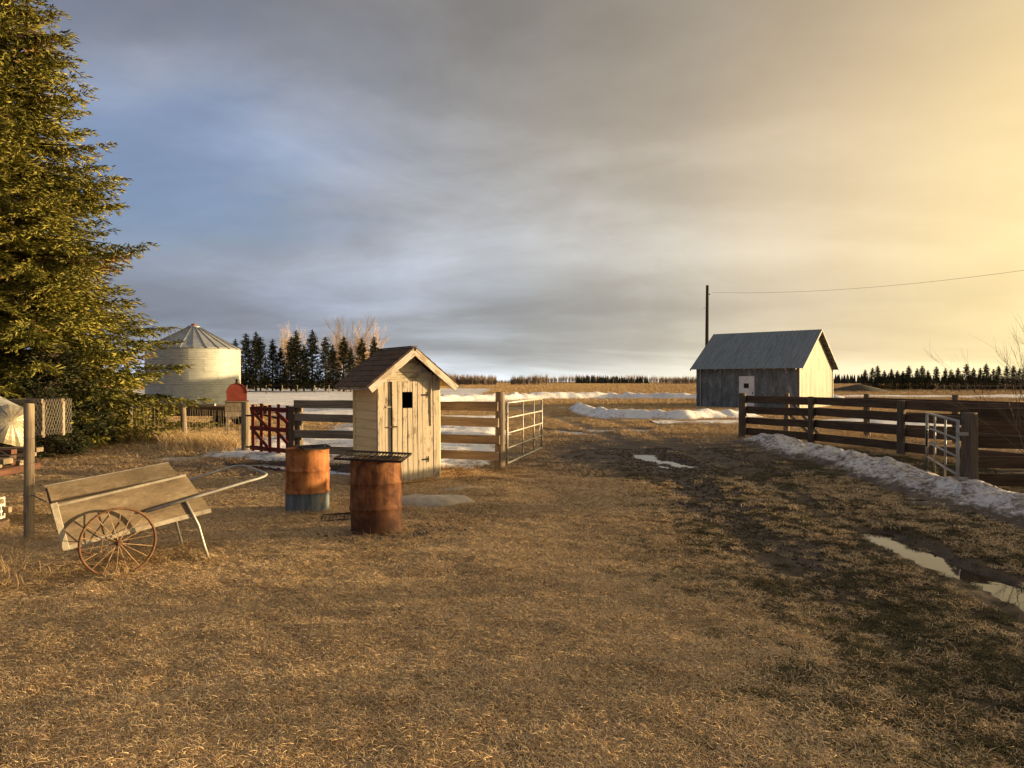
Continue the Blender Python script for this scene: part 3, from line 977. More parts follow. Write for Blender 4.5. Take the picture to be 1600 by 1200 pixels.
# ------------------------------------------------------------------ outhouse
def outhouse():
    th = R(34.8)
    c_r = Vector((-1.29, 12.68)); ex = Vector((math.cos(th), math.sin(th))); ey = Vector((-math.sin(th), math.cos(th)))
    W, D, H = 1.17, 1.05, 1.87
    ctr = c_r - ex * (W / 2) + ey * (D / 2)
    root = thing('outhouse', 'small weathered white outhouse with cream clapboard side and brown shingle roof', 'outhouse', (ctr.x, ctr.y, -.02), th)
    root.rotation_euler = (0, R(-.6), th)
    hw, hd = W / 2, D / 2
    pitch = math.tan(R(38))
    apex = H + hw * pitch
    # dark lining: walls and floor just inside the boards
    m = MB()
    m.box((-hw + .05, 0, H / 2), (.03, D - .1, H - .02)); m.box((hw - .05, 0, H / 2), (.03, D - .1, H - .02))
    m.box((0, hd - .05, H / 2), (W - .12, .03, H - .02)); m.box((0, 0, .06), (W - .12, D - .14, .04))
    m.build('lining', M_black, root)
    # side and back clapboards
    rows = 12; rh = H / rows
    for s in (-1, 1):
        for r in range(rows):
            z = .04 + rh * r
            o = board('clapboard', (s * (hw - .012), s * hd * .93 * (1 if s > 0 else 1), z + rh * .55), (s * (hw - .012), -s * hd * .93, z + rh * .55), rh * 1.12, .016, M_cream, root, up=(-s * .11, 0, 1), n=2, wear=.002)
        for e in (-1, 1):
            if not (s == -1 and e == -1):
                board('corner_board', (s * (hw + .006), e * (hd - .02), 0), (s * (hw + .006), e * (hd - .02), H - .03), .07, .025, M_cream, root, up=(0, 1, 0))
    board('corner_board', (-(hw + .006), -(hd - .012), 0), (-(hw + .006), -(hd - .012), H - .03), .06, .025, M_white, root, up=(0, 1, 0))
    for r in range(rows):
        z = .04 + rh * r
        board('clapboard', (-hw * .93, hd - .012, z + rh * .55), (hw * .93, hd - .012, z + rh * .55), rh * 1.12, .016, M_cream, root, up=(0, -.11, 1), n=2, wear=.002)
    # front boards: left jamb (2), right jamb (2)
    yf = -hd
    xl = -hw
    dl, dr = -hw + .235, hw - .26              # door edges
    def vb(x0, x1, z0, z1, y, nm='front_board', mt=M_white):
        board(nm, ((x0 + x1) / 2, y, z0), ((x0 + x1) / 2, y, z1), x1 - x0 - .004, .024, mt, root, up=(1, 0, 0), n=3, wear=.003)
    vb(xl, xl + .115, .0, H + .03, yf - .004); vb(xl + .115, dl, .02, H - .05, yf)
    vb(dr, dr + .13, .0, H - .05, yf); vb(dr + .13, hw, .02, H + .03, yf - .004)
    vb(dr + .07, dr + .085, 1.0, H - .06, yf - .022, 'batten')
    # gable boards
    zt = 1.80
    k = 0
    for z in (zt, zt + .16, zt + .32, zt + .46):
        zc = z + .07
        half = max(.06, min(hw - .03, (apex - .05 - (z + .13)) / pitch))
        if z > apex - .18:
            break
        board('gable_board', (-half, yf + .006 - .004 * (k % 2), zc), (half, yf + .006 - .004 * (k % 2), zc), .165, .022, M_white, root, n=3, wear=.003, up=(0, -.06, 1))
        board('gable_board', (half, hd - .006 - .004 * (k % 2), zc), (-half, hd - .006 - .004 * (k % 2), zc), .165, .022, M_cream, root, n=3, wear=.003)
        k += 1
    for yy in (yf + .022, hd - .022):
        gm = MB()
        tri = [Vector((-hw + .02, 0, H - .06)), Vector((hw - .02, 0, H - .06)), Vector((0, 0, apex - .03))]
        for e in (-.006, .006):
            gm.v += [q + Vector((0, yy + e, 0)) for q in tri]
        gm.f += [[0, 1, 2], [5, 4, 3], [0, 3, 4, 1], [1, 4, 5, 2], [2, 5, 3, 0]]
        gm.build('gable_backing', M_white, root)
    # door: boards with a square peephole, hung a little proud
    door = MB()
    door.box((0, 0, 0), (dr - dl - .02, .02, .09))
    dz0, dz1 = .03, 1.79
    dm = door.build('door', M_white, root, loc=((dl + dr) / 2, yf + .002, 1.66))
    nb = 7; bw = (dr - dl) / nb
    wx0, wx1, wz0, wz1 = dl + bw * 2, dl + bw * 4, 1.33, 1.61
    for b in range(nb):
        x0 = dl + bw * b; x1 = x0 + bw
        spans = [(dz0 + random.uniform(0, .02), dz1)] if not (wx0 - .01 < (x0 + x1) / 2 < wx1 + .01) else [(dz0, wz0), (wz1, dz1)]
        for (z0, z1) in spans:
            lx = (x0 + x1) / 2 - (dl + dr) / 2
            board('door_board', (lx, -.035, z0 - 1.66), (lx, -.035, z1 - 1.66), bw - .005, .022, M_white, dm, up=(1, 0, 0), n=3, wear=.003)
    mm = MB()
    mm.box((0, .004, .35 - 1.66), (dr - dl - .04, .022, .09)); mm.build('ledge', M_white, dm)
    for z in (.42, 1.55):
        h = MB(); h.box((.0, 0, 0), (.13, .008, .03)); h.tube([(.06, -.004, -.05), (.06, -.004, .05)], .01, 6)
        h.build('hinge', M_iron, dm, loc=((dr - dl) / 2 - .05, -.051, z - 1.66))
    h = MB(); h.box((0, 0, 0), (.14, .008, .02)); h.tube([(.05, -.01, 0), (.05, -.03, 0)], .012, 6)
    h.build('latch', M_rust, dm, loc=(-(dr - dl) / 2 + .02, -.051, 1.02 - 1.66))
    h = MB(); h.box((0, 0, 0), (.12, .012, .025))
    h.build('turn_button', M_white, root, loc=(dl - .04, yf - .024, 1.36))
    # roof
    oh, of, ob = .235, .21, .20
    sl = math.hypot(hw + oh, (hw + oh) * pitch)
    for s in (-1, 1):
        dv = Vector((s * (hw + oh), 0, -(hw + oh) * pitch)).normalized()
        nrm = Vector((s * pitch, 0, 1)).normalized()
        a = Vector((0, 0, apex + .02))
        m = MB()
        v0 = len(m.v)
        pts = [a + Vector((0, -hd - of, 0)), a + Vector((0, hd + ob, 0))]
        lo = [p + dv * sl for p in pts]
        for q in (pts[0], pts[1], lo[1], lo[0]):
            m.v.append(q)
        for q in (pts[0], pts[1], lo[1], lo[0]):
            m.v.append(q + nrm * .018)
        m.f += [[0, 1, 2, 3], [7, 6, 5, 4], [0, 4, 5, 1], [1, 5, 6, 2], [2, 6, 7, 3], [3, 7, 4, 0]]
        rf = m.build('roof', M_grey, root)
        # shingle tabs
        nr = 7; rl = sl / nr; nt = 5; tot = D + of + ob + .03; tw = tot / nt
        me = board_mesh(rl * 1.35, tw - .008, .012, 5, n=2, wear=.001)
        me.materials.append(M_shingle)
        for r in range(nr):
            for c in range(nt + (r % 2)):
                y0 = -hd - of - .015 + tw * c + (tw / 2 if r % 2 == 0 else 0)
                wid = 1.0
                if r % 2 == 1:
                    yc = y0 
                    if c == 0: yc += tw * .25; wid = .5
                    elif c == nt: yc -= tw * .25; wid = .5
                else:
                    yc = y0
                start = a + dv * (rl * r - .0) + nrm * (.036 + random.uniform(0, .004)) + Vector((0, yc, 0))
                tilt = (dv + nrm * .0).normalized()
                mt = frame_mtx(start - nrm * .006, (dv * rl * 1.35 + nrm * .012), Vector((0, 1, 0)))
                mt = mt @ Matrix.Diagonal((.99 + random.uniform(-.015, .015), 1, wid, 1))
                add('shingle', me, None, rf, mtx=mt)
        # rake boards front and back, eave fascia
        for e, off in ((-1, of), (1, ob)):
            yy = e * (hd + off) - e * .005
            board('rake_board', a + Vector((0, yy + e * .013, -.045)) + dv * .0, a + Vector((0, yy + e * .013, -.045)) + dv * (sl + .005), .115, .026, M_whiteh, root, up=tuple(nrm), n=4)
        board('fascia', a + dv * (sl - .01) + Vector((0, -hd - of + .03, -.03)), a + dv * (sl - .01) + Vector((0, hd + ob - .03, -.03)), .06, .02, M_whiteh, root)
    board('ridge_cap', (0, -hd - of - .01, apex + .065), (0, hd + ob + .01, apex + .065), .015, .12, M_shingle, root)


outhouse()

# ------------------------------------------------------------------ drums
def drum(name, label, x, y, mat, h=.88, r=.288, lean=(0, 0), rz=0, seed=0, dent=.01):
    rr = random.Random(seed)
    root = thing(name, label, 'barrel', (x, y, hz(x, y) - .01), rz)
    root.rotation_euler = (lean[0], lean[1], rz)
    prof = [(r * .985, 0), (r * 1.02, .008), (r * 1.02, .02), (r, .03)]
    zs = sorted([.06, .12, .18, .24, .36, .42, .48, .54, .66, .72, .78, .82])
    for z in zs:
        prof.append((r, z * h / .88))
    for zc in (.30, .60):
        zc = zc * h / .88
        prof += [(r, zc - .022), (r * 1.035, zc - .010), (r * 1.045, zc), (r * 1.035, zc + .010), (r, zc + .022)]
    prof = prof[:4] + sorted(prof[4:], key=lambda p: p[1])
    prof += [(r, h - .02), (r * 1.02, h - .014), (r * 1.025, h), (r * .985, h + .002), (r * .975, h - .03), (r * .97, .10), (r * .5, .09), (.01, .088)]
    ph = [rr.uniform(0, 6) for _ in range(5)]
    m = MB().lathe(prof, 56, True, True, jit=lambda t, z: dent * (math.sin(2 * t + ph[0] + z * 3) * .6 + .7 * math.sin(3 * t + ph[1] - z * 6) * math.sin(5 * z + ph[2]) + .35 * math.sin(9 * t + ph[3] + 11 * z) * math.sin(14 * z + ph[4])))
    m.build('drum_shell', mat, root, smooth=True)
    MB().tube([(r * 1.02 * math.cos(t), r * 1.02 * math.sin(t), h) for t in np.linspace(0, 2 * math.pi, 41)], .008, 6, False).build('rim', M_rust, root, smooth=True)
    return root


bA = drum('oil_drum', 'rusty orange oil drum with a blue-grey painted foot', -2.80, 9.72, M_barrel_a, rz=.7, seed=3, dent=.013)
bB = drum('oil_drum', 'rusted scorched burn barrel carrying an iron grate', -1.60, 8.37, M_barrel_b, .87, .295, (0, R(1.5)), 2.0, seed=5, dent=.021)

# grate on the burn barrel
def grate(name, label, c, rot, sx, sy, nb, mat):
    root = thing(name, label, 'grate', c)
    root.rotation_euler = rot
    f = MB()
    for s in (-1, 1):
        f.box((0, s * sy / 2, 0), (sx + .02, .022, .024)); f.box((s * sx / 2, 0, 0.001), (.022, sy - .024, .022))
    f.build('frame', mat, root)
    for k in range(1, nb):
        x = -sx / 2 + sx * k / nb
        m = MB(); m.tube([(x, -sy / 2 + .01, .008), (x + random.uniform(-.004, .004), 0, .008 + random.uniform(-.006, .003)), (x, sy / 2 - .01, .008)], .0062, 5)
        m.build('bar', mat, root)
    m = MB(); m.tube([(-sx / 2, 0, -.002), (sx / 2, 0, -.002)], .007, 5); m.build('cross_bar', mat, root)


grate('iron_grate', 'sooty black iron grate lying on top of the burn barrel', (-1.625, 8.36, hz(-1.6, 8.37) + .885), (R(3.5), R(2.2), R(-4)), .76, .56, 20, M_iron)
grate('iron_grate', 'flat iron grate lying in the grass between the two drums', (-2.16, 9.15, hz(-2.16, 9.15) + .035), (R(1), R(-2), R(12)), .56, .40, 12, M_iron)
grate('iron_grate', 'small black iron grate laid across the open blue-footed drum', (-2.70, 9.76, hz(-2.8, 9.72) + .885), (R(0), R(-1), R(25)), .36, .50, 10, M_iron)

# ------------------------------------------------------------------ garden cart
def cart():
    o = Vector((-3.75, 6.85, 0))
    root = thing('garden_cart', 'old wooden two-wheeled garden cart with pipe handle and spoked wheels', 'cart', tuple(o))
    def P(x, y, z): return Vector((x, y, z)) - o
    up = Vector((0, 0, 1))
    NL, NR = P(-4.07, 6.264, .664), P(-3.185, 6.93, .858)
    BL, BR = P(-3.996, 6.32, .283), P(-3.0, 7.067, .49)
    FL, FR = P(-4.55, 6.91, .745), P(-3.66, 7.57, .90)
    n = Vector((.6, -.8, 0))
    wv = -n * .79
    def quad_panel(name, a, b, c, d, t, mat, par):
        m = MB()
        nn = (b - a).cross(d - a).normalized() * t
        for q in (a, b, c, d): m.v.append(q)
        for q in (a, b, c, d): m.v.append(q + nn)
        m.f += [[3, 2, 1, 0], [4, 5, 6, 7], [0, 1, 5, 4], [1, 2, 6, 5], [2, 3, 7, 6], [3, 0, 4, 7]]
        # orient grain: put into a local frame along a->b
        mt = frame_mtx(a, b - a, d - a)
        inv = mt.inverted()
        m.v = [inv @ v for v in m.v]
        return m.build(name, mat, par, mtx=mt)
    quad_panel('side_panel', BL, BR, NR, NL, .014, M_ply, root)
    FBL, FBR = BL + wv + Vector((0, 0, .075)), BR + wv + Vector((0, 0, .03))
    quad_panel('side_panel', FBL, FBR, FR, FL, .014, M_ply, root)
    quad_panel('floor_panel', BL + Vector((0, 0, .02)) - n * .02, FBL + Vector((0, 0, .02)) + n * .02, FBR + Vector((0, 0, .02)) + n * .02, BR + Vector((0, 0, .02)) - n * .02, .014, M_ply, root)
    ax = (BR - BL).normalized()
    quad_panel('end_panel', BL - n * .02 + ax * .02, NL - n * .02 + ax * .02 - Vector((0, 0, .01)), FL + n * .02 + ax * .02 - Vector((0, 0, .01)), FBL + n * .02 + ax * .02, .014, M_rustred, root)
    # angle trims
    def trim(a, b, w=.024, off=.012):
        board('trim', a + n * off, b + n * off, w, .012, M_trim, root, up=(b - a).cross(n), wear=.001, n=2)
    trim(NL, NR); trim(BL, BR + ax * .0, .045); trim(BL + ax * .02 + Vector((0, 0, -.01)), NL + ax * .02 + Vector((0, 0, .03)), .055, .02)
    trim(FL - n * .02, FR - n * .02)
    # pipe frame with handle and legs
    def bez(a, b, c, k=5): return [a * (1 - t) ** 2 + b * 2 * t * (1 - t) + c * t * t for t in np.linspace(0, 1, k)]
    H1 = P(-3.46, 6.70, .545) + n * .03; H2 = P(-2.70, 7.26, .755) + n * .03; H3 = P(-2.56, 7.42, .79)
    H4 = P(-3.06, 7.99, .835); H5 = P(-3.20, 7.93, .80); H6 = P(-3.72, 7.52, .62)
    pts = [H1, H1.lerp(H2, .5), H2] + bez(H2, P(-2.50, 7.40, .79), P(-2.62, 7.52, .80))[1:] + [P(-2.90, 7.82, .825)] + bez(P(-2.94, 7.87, .825), P(-3.05, 8.02, .835), H5)[1:] + [H6]
    MB().tube(pts, .0145, 8).build('handle', M_dgalv, root, smooth=True)
    L0 = P(-3.20, 6.93, .62) + n * .035
    MB().tube([L0, P(-3.10, 7.00, .36) + n * .03, P(-3.06, 7.04, .15) + n * .03, P(-3.02, 7.08, -.03) + n * .03], .0145, 8).build('leg', M_galv, root, smooth=True)
    MB().tube([P(-3.75, 7.52, .62), P(-3.62, 7.60, .36), P(-3.55, 7.66, -.03)], .0145, 8).build('leg', M_galv, root, smooth=True)
    h = MB(); h.tube([L0 - n * .03, L0 + n * .02], .016, 6); h.build('bolt', M_iron, root)
    # axle and wheels
    hub = P(-3.60, 6.49, .30)
    far = hub - n * .98
    MB().tube([hub, far], .012, 8).build('axle', M_rust, root)
    bk = MB()
    bk.box((hub + far) / 2 + Vector((0, 0, .03)), (.10, .72, .05), Matrix.Rotation(math.atan2(.8, -.6) - R(90), 3, 'Z')); bk.build('axle_block', M_grey, root)
    def wheel(c):
        r = .308
        mtx = frame_mtx(c, n, up)        # local X is the axle
        rim = MB().tube([(0, r * math.cos(t), r * math.sin(t)) for t in np.linspace(0, 2 * math.pi, 49)],   .0118, 8, False)
        wm = rim.build('wheel', M_rust, root, mtx=mtx, smooth=True)
        hb = MB(); hb.tube([(-.05, 0, 0), (-.045, 0, 0), (.045, 0, 0), (.05, 0, 0)], [.02, .032, .032, .02], 12); hb.tube([(.05, 0, 0), (.07, 0, 0)], .014, 8); hb.build('hub', M_rust, wm)
        for k in range(18):
            t = 2 * math.pi * k / 18 + .1
            s = .04 if k % 2 else -.04
            MB().tube([(s, .03 * math.cos(t), .03 * math.sin(t)), (0, (r - .004) * math.cos(t), (r - .004) * math.sin(t))], .0040, 5).build('spoke', M_spoke, wm)
    wheel(hub); wheel(far)


cart()

# ------------------------------------------------------------------ grain bin
def grain_bin():
    d = 47.5; x = (303 - 800) / F * d
    root = thing('grain_bin', 'round corrugated steel grain bin with conical ribbed roof', 'grain bin', (x, d, 0))
    r, h = 2.93, 3.95
    n_ring, n_sheet = 5, 10
    rh = h / n_ring
    # one curved, corrugated sheet, shared
    v = []; f = []
    na, nz = 6, 21
    for j in range(nz + 1):
        for i in range(na + 1):
            a = 2 * math.pi / n_sheet * i / na * 1.0
            rr = r + .016 * math.sin(2 * math.pi * j / 3) + (.006 if j in (0, nz) else 0)
            v.append((rr * math.cos(a), rr * math.sin(a), (rh - .006) * j / nz))
    for j in range(nz):
        for i in range(na):
            b = j * (na + 1) + i
            f.append((b, b + 1, b + na + 2, b + na + 1))
    me = mesh_from('wall_sheet', v, f); me.materials.append(M_bin)
    me.polygons.foreach_set('use_smooth', np.ones(len(me.polygons), bool))
    for k in range(n_ring):
        for s in range(n_sheet):
            o = add('wall_sheet', me, None, root, loc=(0, 0, rh * k))
            o.rotation_euler = (0, 0, 2 * math.pi * (s + .5 * (k % 2)) / n_sheet)
            q = 1 + .0018 * ((k + s) % 2)
            o.scale = (q, q, 1)
    # roof panels with raised ribs
    hr = 1.62; nr = 24; r0 = .36; re = r + .10
    v = []; f = []
    a1 = 2 * math.pi / nr
    for (rr, z) in ((re, -.06), (r0, hr * (1 - r0 / re))):
        for a, up in ((-.5, 0), (-.5, .055), (-.40, .055), (-.40, 0), (.5, 0)):
            w = a if up == 0 or rr == re else a
            v.append((rr * math.cos(a * a1), rr * math.sin(a * a1), z + up))
    for i in range(4):
        f.append((i, i + 1, i + 6, i + 5))
    f.append((4, 3, 0)); 
    me = mesh_from('roof_panel', v, f); me.materials.append(M_binroof)
    for k in range(nr):
        o = add('roof_panel', me, None, root, loc=(0, 0, h))
        o.rotation_euler = (0, 0, a1 * k)
    MB().lathe([(r + .02, h - .05), (r + .045, h - .02), (r + .02, h + .01)], 48, False, False).build('eave_ring', M_bin, root)
    MB().lathe([(.42, h + hr * (1 - .42 / re) - .02), (.40, h + hr - .13), (.34, h + hr - .08), (.05, h + hr - .04)], 20).build('cap', M_binroof, root)
    MB().lathe([(.16, h + hr - .07), (.17, h + hr + .03), (.05, h + hr + .06)], 12).build('cap_lid', M_redp, root)
    MB().lathe([(r - .05, -.1), (r - .03, .02), (r - .05, h)], 48).build('inner_core', M_black, root)


grain_bin()

# wooden crate-like pallet fence under the spruce by the bin
pf = thing('pallet', 'small pale slatted pallet standing under the spruce near the grain bin', 'pallet', (-16.6, 32.5, 0))
for k in range(5):
    board('slat', (k * .17 - .35, 0, .0), (k * .17 - .35, 0, .92 + .02 * (k % 2)), .12, .03, M_trim if False else M_post, pf, up=(1, 0, 0), n=2)
for h in (.2, .75):
    board('rail', (-.45, .04, h), (.45, .04, h), .09, .04, M_grey, pf, n=2)

# ------------------------------------------------------------------ flat deck wagon behind the wire fence
def wagon():
    root = thing('flat_wagon', 'low weathered flat-deck farm wagon parked behind the wire fence', 'wagon', (-13.0, 28.5, 0), R(-3))
    L, W = 5.6, 2.2
    n = 12
    for k in range(n):
        y = -W / 2 + W * (k + .5) / n
        board('deck_board', (-L / 2, y, .80), (L / 2 + random.uniform(-.05, .05), y, .80), .045, W / n - .012, M_grey, root, wear=.004)
    for s in (-1, 1):
        board('side_sill', (-L / 2, s * (W / 2 - .02), .60), (L / 2, s * (W / 2 - .02), .60), .34, .07, M_dark, root)  # sill made deep and dark to stand for the shade under the deck
        for x in (-1.6, 1.7):
            m = MB(); m.lathe([(.16, -.09), (.27, -.08), (.30, -.03), (.30, .03), (.27, .08), (.16, .09)], 20)
            w = m.build('wheel', M_rubber, root, mtx=Matrix.Translation((x, s * (W / 2 - .30), .29)) @ Matrix.Rotation(R(90), 4, 'X'))
            m = MB(); m.lathe([(.15, -.085), (.15, .085), (.03, .09)], 14); m.build('rim', M_rust, w)
    for x in (-1.6, 1.7):
        m = MB(); m.tube([(x, -W / 2 + .2, .29), (x, W / 2 - .2, .29)], .05, 8); m.box((x, 0, .46), (.12, 1.1, .26)); m.build('axle', M_iron, root)
    # low pipe rack on the deck
    for (x0, x1) in ((-.9, -.35), (-.35, .25)):
        m = MB()
        m.tube([(x0, -.9, .83), (x0, -.9, 1.12), (x1, -.9, 1.10), (x1, -.9, .83)], .022, 6); m.build('rack', M_post, root)
    board('loose_board', (-1.2, -.98, .86), (1.6, -1.0, .87), .08, .12, M_trim, root)
    m = MB(); m.tube([(L / 2, 0, .5), (L / 2 + 1.2, .1, .22)], .045, 8); m.build('drawbar', M_iron, root)


wagon()

# ------------------------------------------------------------------ red arched box
def red_box():
    x, y = (370 - 800) / F * 20.5, 20.5
    root = thing('arched_box', 'red arch-topped metal box on a pale grey wooden stand behind the red gate', 'box', (x, y, 0), R(21))
    m = MB()
    w = .27; prof = [(-w, 0), (w, 0)] + [(w * math.cos(t), .22 + w * math.sin(t)) for t in np.linspace(0, math.pi, 15)]
    n = len(prof)
    for yy in (-.42, .12):
        for (a, b) in prof:
            m.v.append(Vector((a, yy, b)))
    for k in range(n):
        k2 = (k + 1) % n
        m.f.append([k, k2, n + k2, n + k])
    m.f.append(list(range(n))); m.f.append(list(range(n, 2 * n))[::-1])
    m.build('box_shell', M_redp, root, loc=(0, 0, 1.22))
    m = MB()
    m.tube([Vector((w * 1.0 * math.cos(t), -.425, .22 + w * 1.0 * math.sin(t))) for t in np.linspace(0, math.pi, 15)], .014, 6)
    m.build('front_bead', M_red, root, loc=(0, 0, 1.22))
    m = MB(); m.lathe([(.03, 0), (.05, .03), (.02, .06), (.045, .09), (.03, .13), (.005, .15)], 10); m.build('finial', M_iron, root, loc=(0, -.1, 1.22 + .22 + w - .01))
    for s in (-1, 1):
        board('stand_leg', (s * .25, .2 * s, -.1), (s * .25, .2 * s, 1.2), .08, .08, M_post, root, up=(1, 0, 0))
    for k, zz in enumerate((.84, .98, 1.12)):
        board('stand_board', (-.31, -.38, zz), (.31, -.38, zz), .135, .03, M_post, root)
        board('stand_board', (-.31, .38, zz), (.31, .38, zz), .135, .03, M_post, root)
    board('shelf', (-.32, 0, 1.20), (.32, 0, 1.20), .03, .9, M_grey, root)


red_box()

# ------------------------------------------------------------------ shed with pole and wire
def shed():
    A = Vector((13.2, 50.6)); B = Vector((18.6, 46.0))
    d = B - A; L = d.length; th = math.atan2(d.y, d.x)
    root = thing('metal_shed', 'small dark metal-clad shed with gable roof and white door', 'shed', (A.x, A.y, -.08), th)
    W, H = 7.0, 2.92; rise = 2.42
    pitch = rise / (W / 2)
    # front and back sheets, corrugated, local x along the front, y away
    def sheet_mesh(w, h, topfn=None, step=.19, amp=.018):
        v = []; f = []
        n = int(round(w / (step / 4)))
        for i in range(n + 1):
            x = w * i / n
            y = -amp if (i % 4) in (0, 1) else amp * .2
            v.append((x, y, 0)); v.append((x, y, h if topfn is None else topfn(x)))
        for i in range(n):
            f.append((2 * i, 2 * i + 2, 2 * i + 3, 2 * i + 1))
        return v, f
    nS = 8; sw = L / nS
    door_s = (3.05, 4.15)            # door span along the front
    v, f = sheet_mesh(sw - .004, H)
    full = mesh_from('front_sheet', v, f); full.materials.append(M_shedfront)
    for k in range(nS):
        x0 = sw * k
        if x0 + sw > door_s[0] and x0 < door_s[1]:
            # pieces around the door
            for (a, b, z0, z1) in ((x0, min(x0 + sw, door_s[0]), 0, H), (max(x0, door_s[1]), x0 + sw, 0, H), (max(x0, door_s[0]), min(x0 + sw, door_s[1]), 2.22, H)):
                if b - a > .05:
                    vv, ff = sheet_mesh(b - a - .004, z1 - z0)
                    mm = mesh_from('front_sheet', vv, ff)
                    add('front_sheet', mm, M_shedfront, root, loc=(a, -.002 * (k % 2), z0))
        else:
            add('front_sheet', full, None, root, loc=(x0, -.002 * (k % 2), 0))
        o = add('back_sheet', full, None, root, loc=(x0 + sw, W, 0)); o.rotation_euler = (0, 0, math.pi)
    ng = 8; gw = W / ng
    for k in range(ng):
        y0 = gw * k
        top = lambda x, y0=y0: H + rise - abs(y0 + x - W / 2) * pitch - .02
        v, f = sheet_mesh(gw - .003, H, top, .17)
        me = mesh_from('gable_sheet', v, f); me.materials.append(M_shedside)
        o = add('gable_sheet', me, None, root, loc=(L, y0, 0)); o.rotation_euler = (0, 0, math.pi / 2)
        o = add('gable_sheet', me, None, root, loc=(0, W - y0, 0)); o.rotation_euler = (0, 0, -math.pi / 2)
    # door
    m = MB(); m.box(((door_s[0] + door_s[1]) / 2, .03, 1.11), (door_s[1] - door_s[0] - .02, .05, 2.2))
    dm = m.build('door', M_door, root)
    m = MB(); wx = door_s[0] + .53
    m.box((wx, -.004, 1.56), (.36, .012, .32)); m.build('window', M_black, dm)
    fr = MB()
    for s in (-1, 1):
        fr.box((wx + s * .19, -.008, 1.56), (.03, .025, .38)); fr.box((wx, -.009, 1.56 + s * .175), (.35, .02, .03))
    fr.build('window_frame', M_door, dm)
    m = MB(); m.box((door_s[1] - .12, -.02, 1.05), (.05, .05, .14)); m.build('door_handle', M_iron, dm)
    jm = MB()
    for x in (door_s[0] - .03, door_s[1] + .03):
        jm.box((x, -.025, 1.12), (.06, .04, 2.26))
    jm.build('door_frame', M_shedfront, root)
    # corner trims
    for (x, y, mt) in ((-.01, -.015, M_shedfront), (L + .012, -.02, M_shedside), (L + .012, W + .012, M_shedside)):
        m = MB(); m.box((x, y, H / 2), (.08, .08, H)); m.build('corner_trim', mt, root)
    m = MB(); m.box((.27, -.05, H / 2), (.05, .05, H - .1)); m.build('downpipe', M_galv, root)
    # roof: sheets with ribs on each slope
    oh, og = .40, .38
    sl = math.hypot(W / 2 + oh, (W / 2 + oh) * pitch)
    nR = 9; rw = (L + 2 * og) / nR
    for s in (-1, 1):
        dv = Vector((0, s * (W / 2 + oh), -(W / 2 + oh) * pitch)).normalized()
        nrm = Vector((0, s * pitch, 1)).normalized()
        m = MB()
        m.v += [Vector((0, 0, 0)), Vector((rw - .004, 0, 0)), Vector((rw - .004, 0, 0)) + dv * sl, dv * sl]
        m.v += [q + nrm * .02 for q in m.v[:4]]
        m.f += [[0, 1, 2, 3], [7, 6, 5, 4], [0, 4, 5, 1], [1, 5, 6, 2], [2, 6, 7, 3], [3, 7, 4, 0]]
        for k in range(3):
            x = rw * (k + .02) / 3 + .01
            b = len(m.v)
            for q in (Vector((x, 0, 0)), Vector((x + .05, 0, 0))):
                for e in (Vector((0, 0, 0)), dv * sl):
                    m.v.append(q + e + nrm * .021); m.v.append(q + e + nrm * .032)
            m.f += [[b, b + 1, b + 3, b + 2], [b + 4, b + 6, b + 7, b + 5], [b + 1, b + 5, b + 7, b + 3], [b + 2, b + 3, b + 7, b + 6]]
        me = m.mesh('roof_sheet'); me.materials.append(M_shedroof)
        for k in range(nR):
            add('roof_sheet', me, None, root, loc=(-og + rw * k, W / 2, H + rise + .05 + .002 * (k % 2)))
        # rafter tails under the eaves
        for k in range(11):
            x = .12 + (L - .24) * k / 10
            a = Vector((x, W / 2, H + rise - .03)) + dv * (sl - .52); b = Vector((x, W / 2, H + rise - .03)) + dv * (sl - .04)
            board('rafter_tail', a, b, .09, .045, M_whiteh, root, up=tuple(nrm), n=1)
        for x in (-og + .02, L + og - .02):
            a = Vector((x, W / 2, H + rise + .0)); b = a + dv * sl
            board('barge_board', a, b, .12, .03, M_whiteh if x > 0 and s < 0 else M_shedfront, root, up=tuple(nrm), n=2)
        for k in range(9):
            q = Vector((L + .02, W / 2, H + rise - .035)) + dv * (sl * (k + .5) / 9)
            board('purlin', q, q + Vector((og - .06, 0, 0)), .06, .08, M_grey, root, up=tuple(nrm), n=1)


shed()

pole = thing('power_pole', 'tall dark wooden power pole rising behind the metal shed', 'pole', ((1104 - 800) / F * 59, 59, 0))
m = MB(); m.tube([(0, 0, -1), (0.02, 0, 3), (.06, 0, 9.75)], [.17, .16, .12], 10); m.build('pole_shaft', M_pole, pole)
m = MB(); m.lathe([(.03, 0), (.05, .03), (.03, .06), (.05, .09), (.02, .12)], 8); m.build('insulator', M_iron, pole, loc=(.25, 0, 8.95))
m = MB(); m.tube([(.07, 0, 9.0), (.25, 0, 8.97)], .02, 5); m.build('bracket', M_iron, pole)
m = MB(); m.tube([(-.12, 0, 7.9), (-.22, 0, 7.85), (-.22, 0, 7.75)], .012, 5); m.build('hook', M_iron, pole)
# overhead wire
def ray(px, py, y):
    return Vector(((px - 800) / F * y, y, CAMZ - (py - HZ) / F * y))
wp = []
A = ray(1113, 457, 59); Bq = ray(1600, 397, 40); 
Bq2 = Bq + (Bq - A) * .9 + Vector((0, 0, 1.2))
for k in range(25):
    s = k / 24
    p = A.lerp(Bq2, s); p.z -= 4 * s * (1 - s) * 1.55
    wp.append(p)
w = MB(); w.tube(wp, .010, 4, False)
tag(w.build('overhead_wire', M_pole), 'thin overhead wire sagging away from the power pole', 'wire')

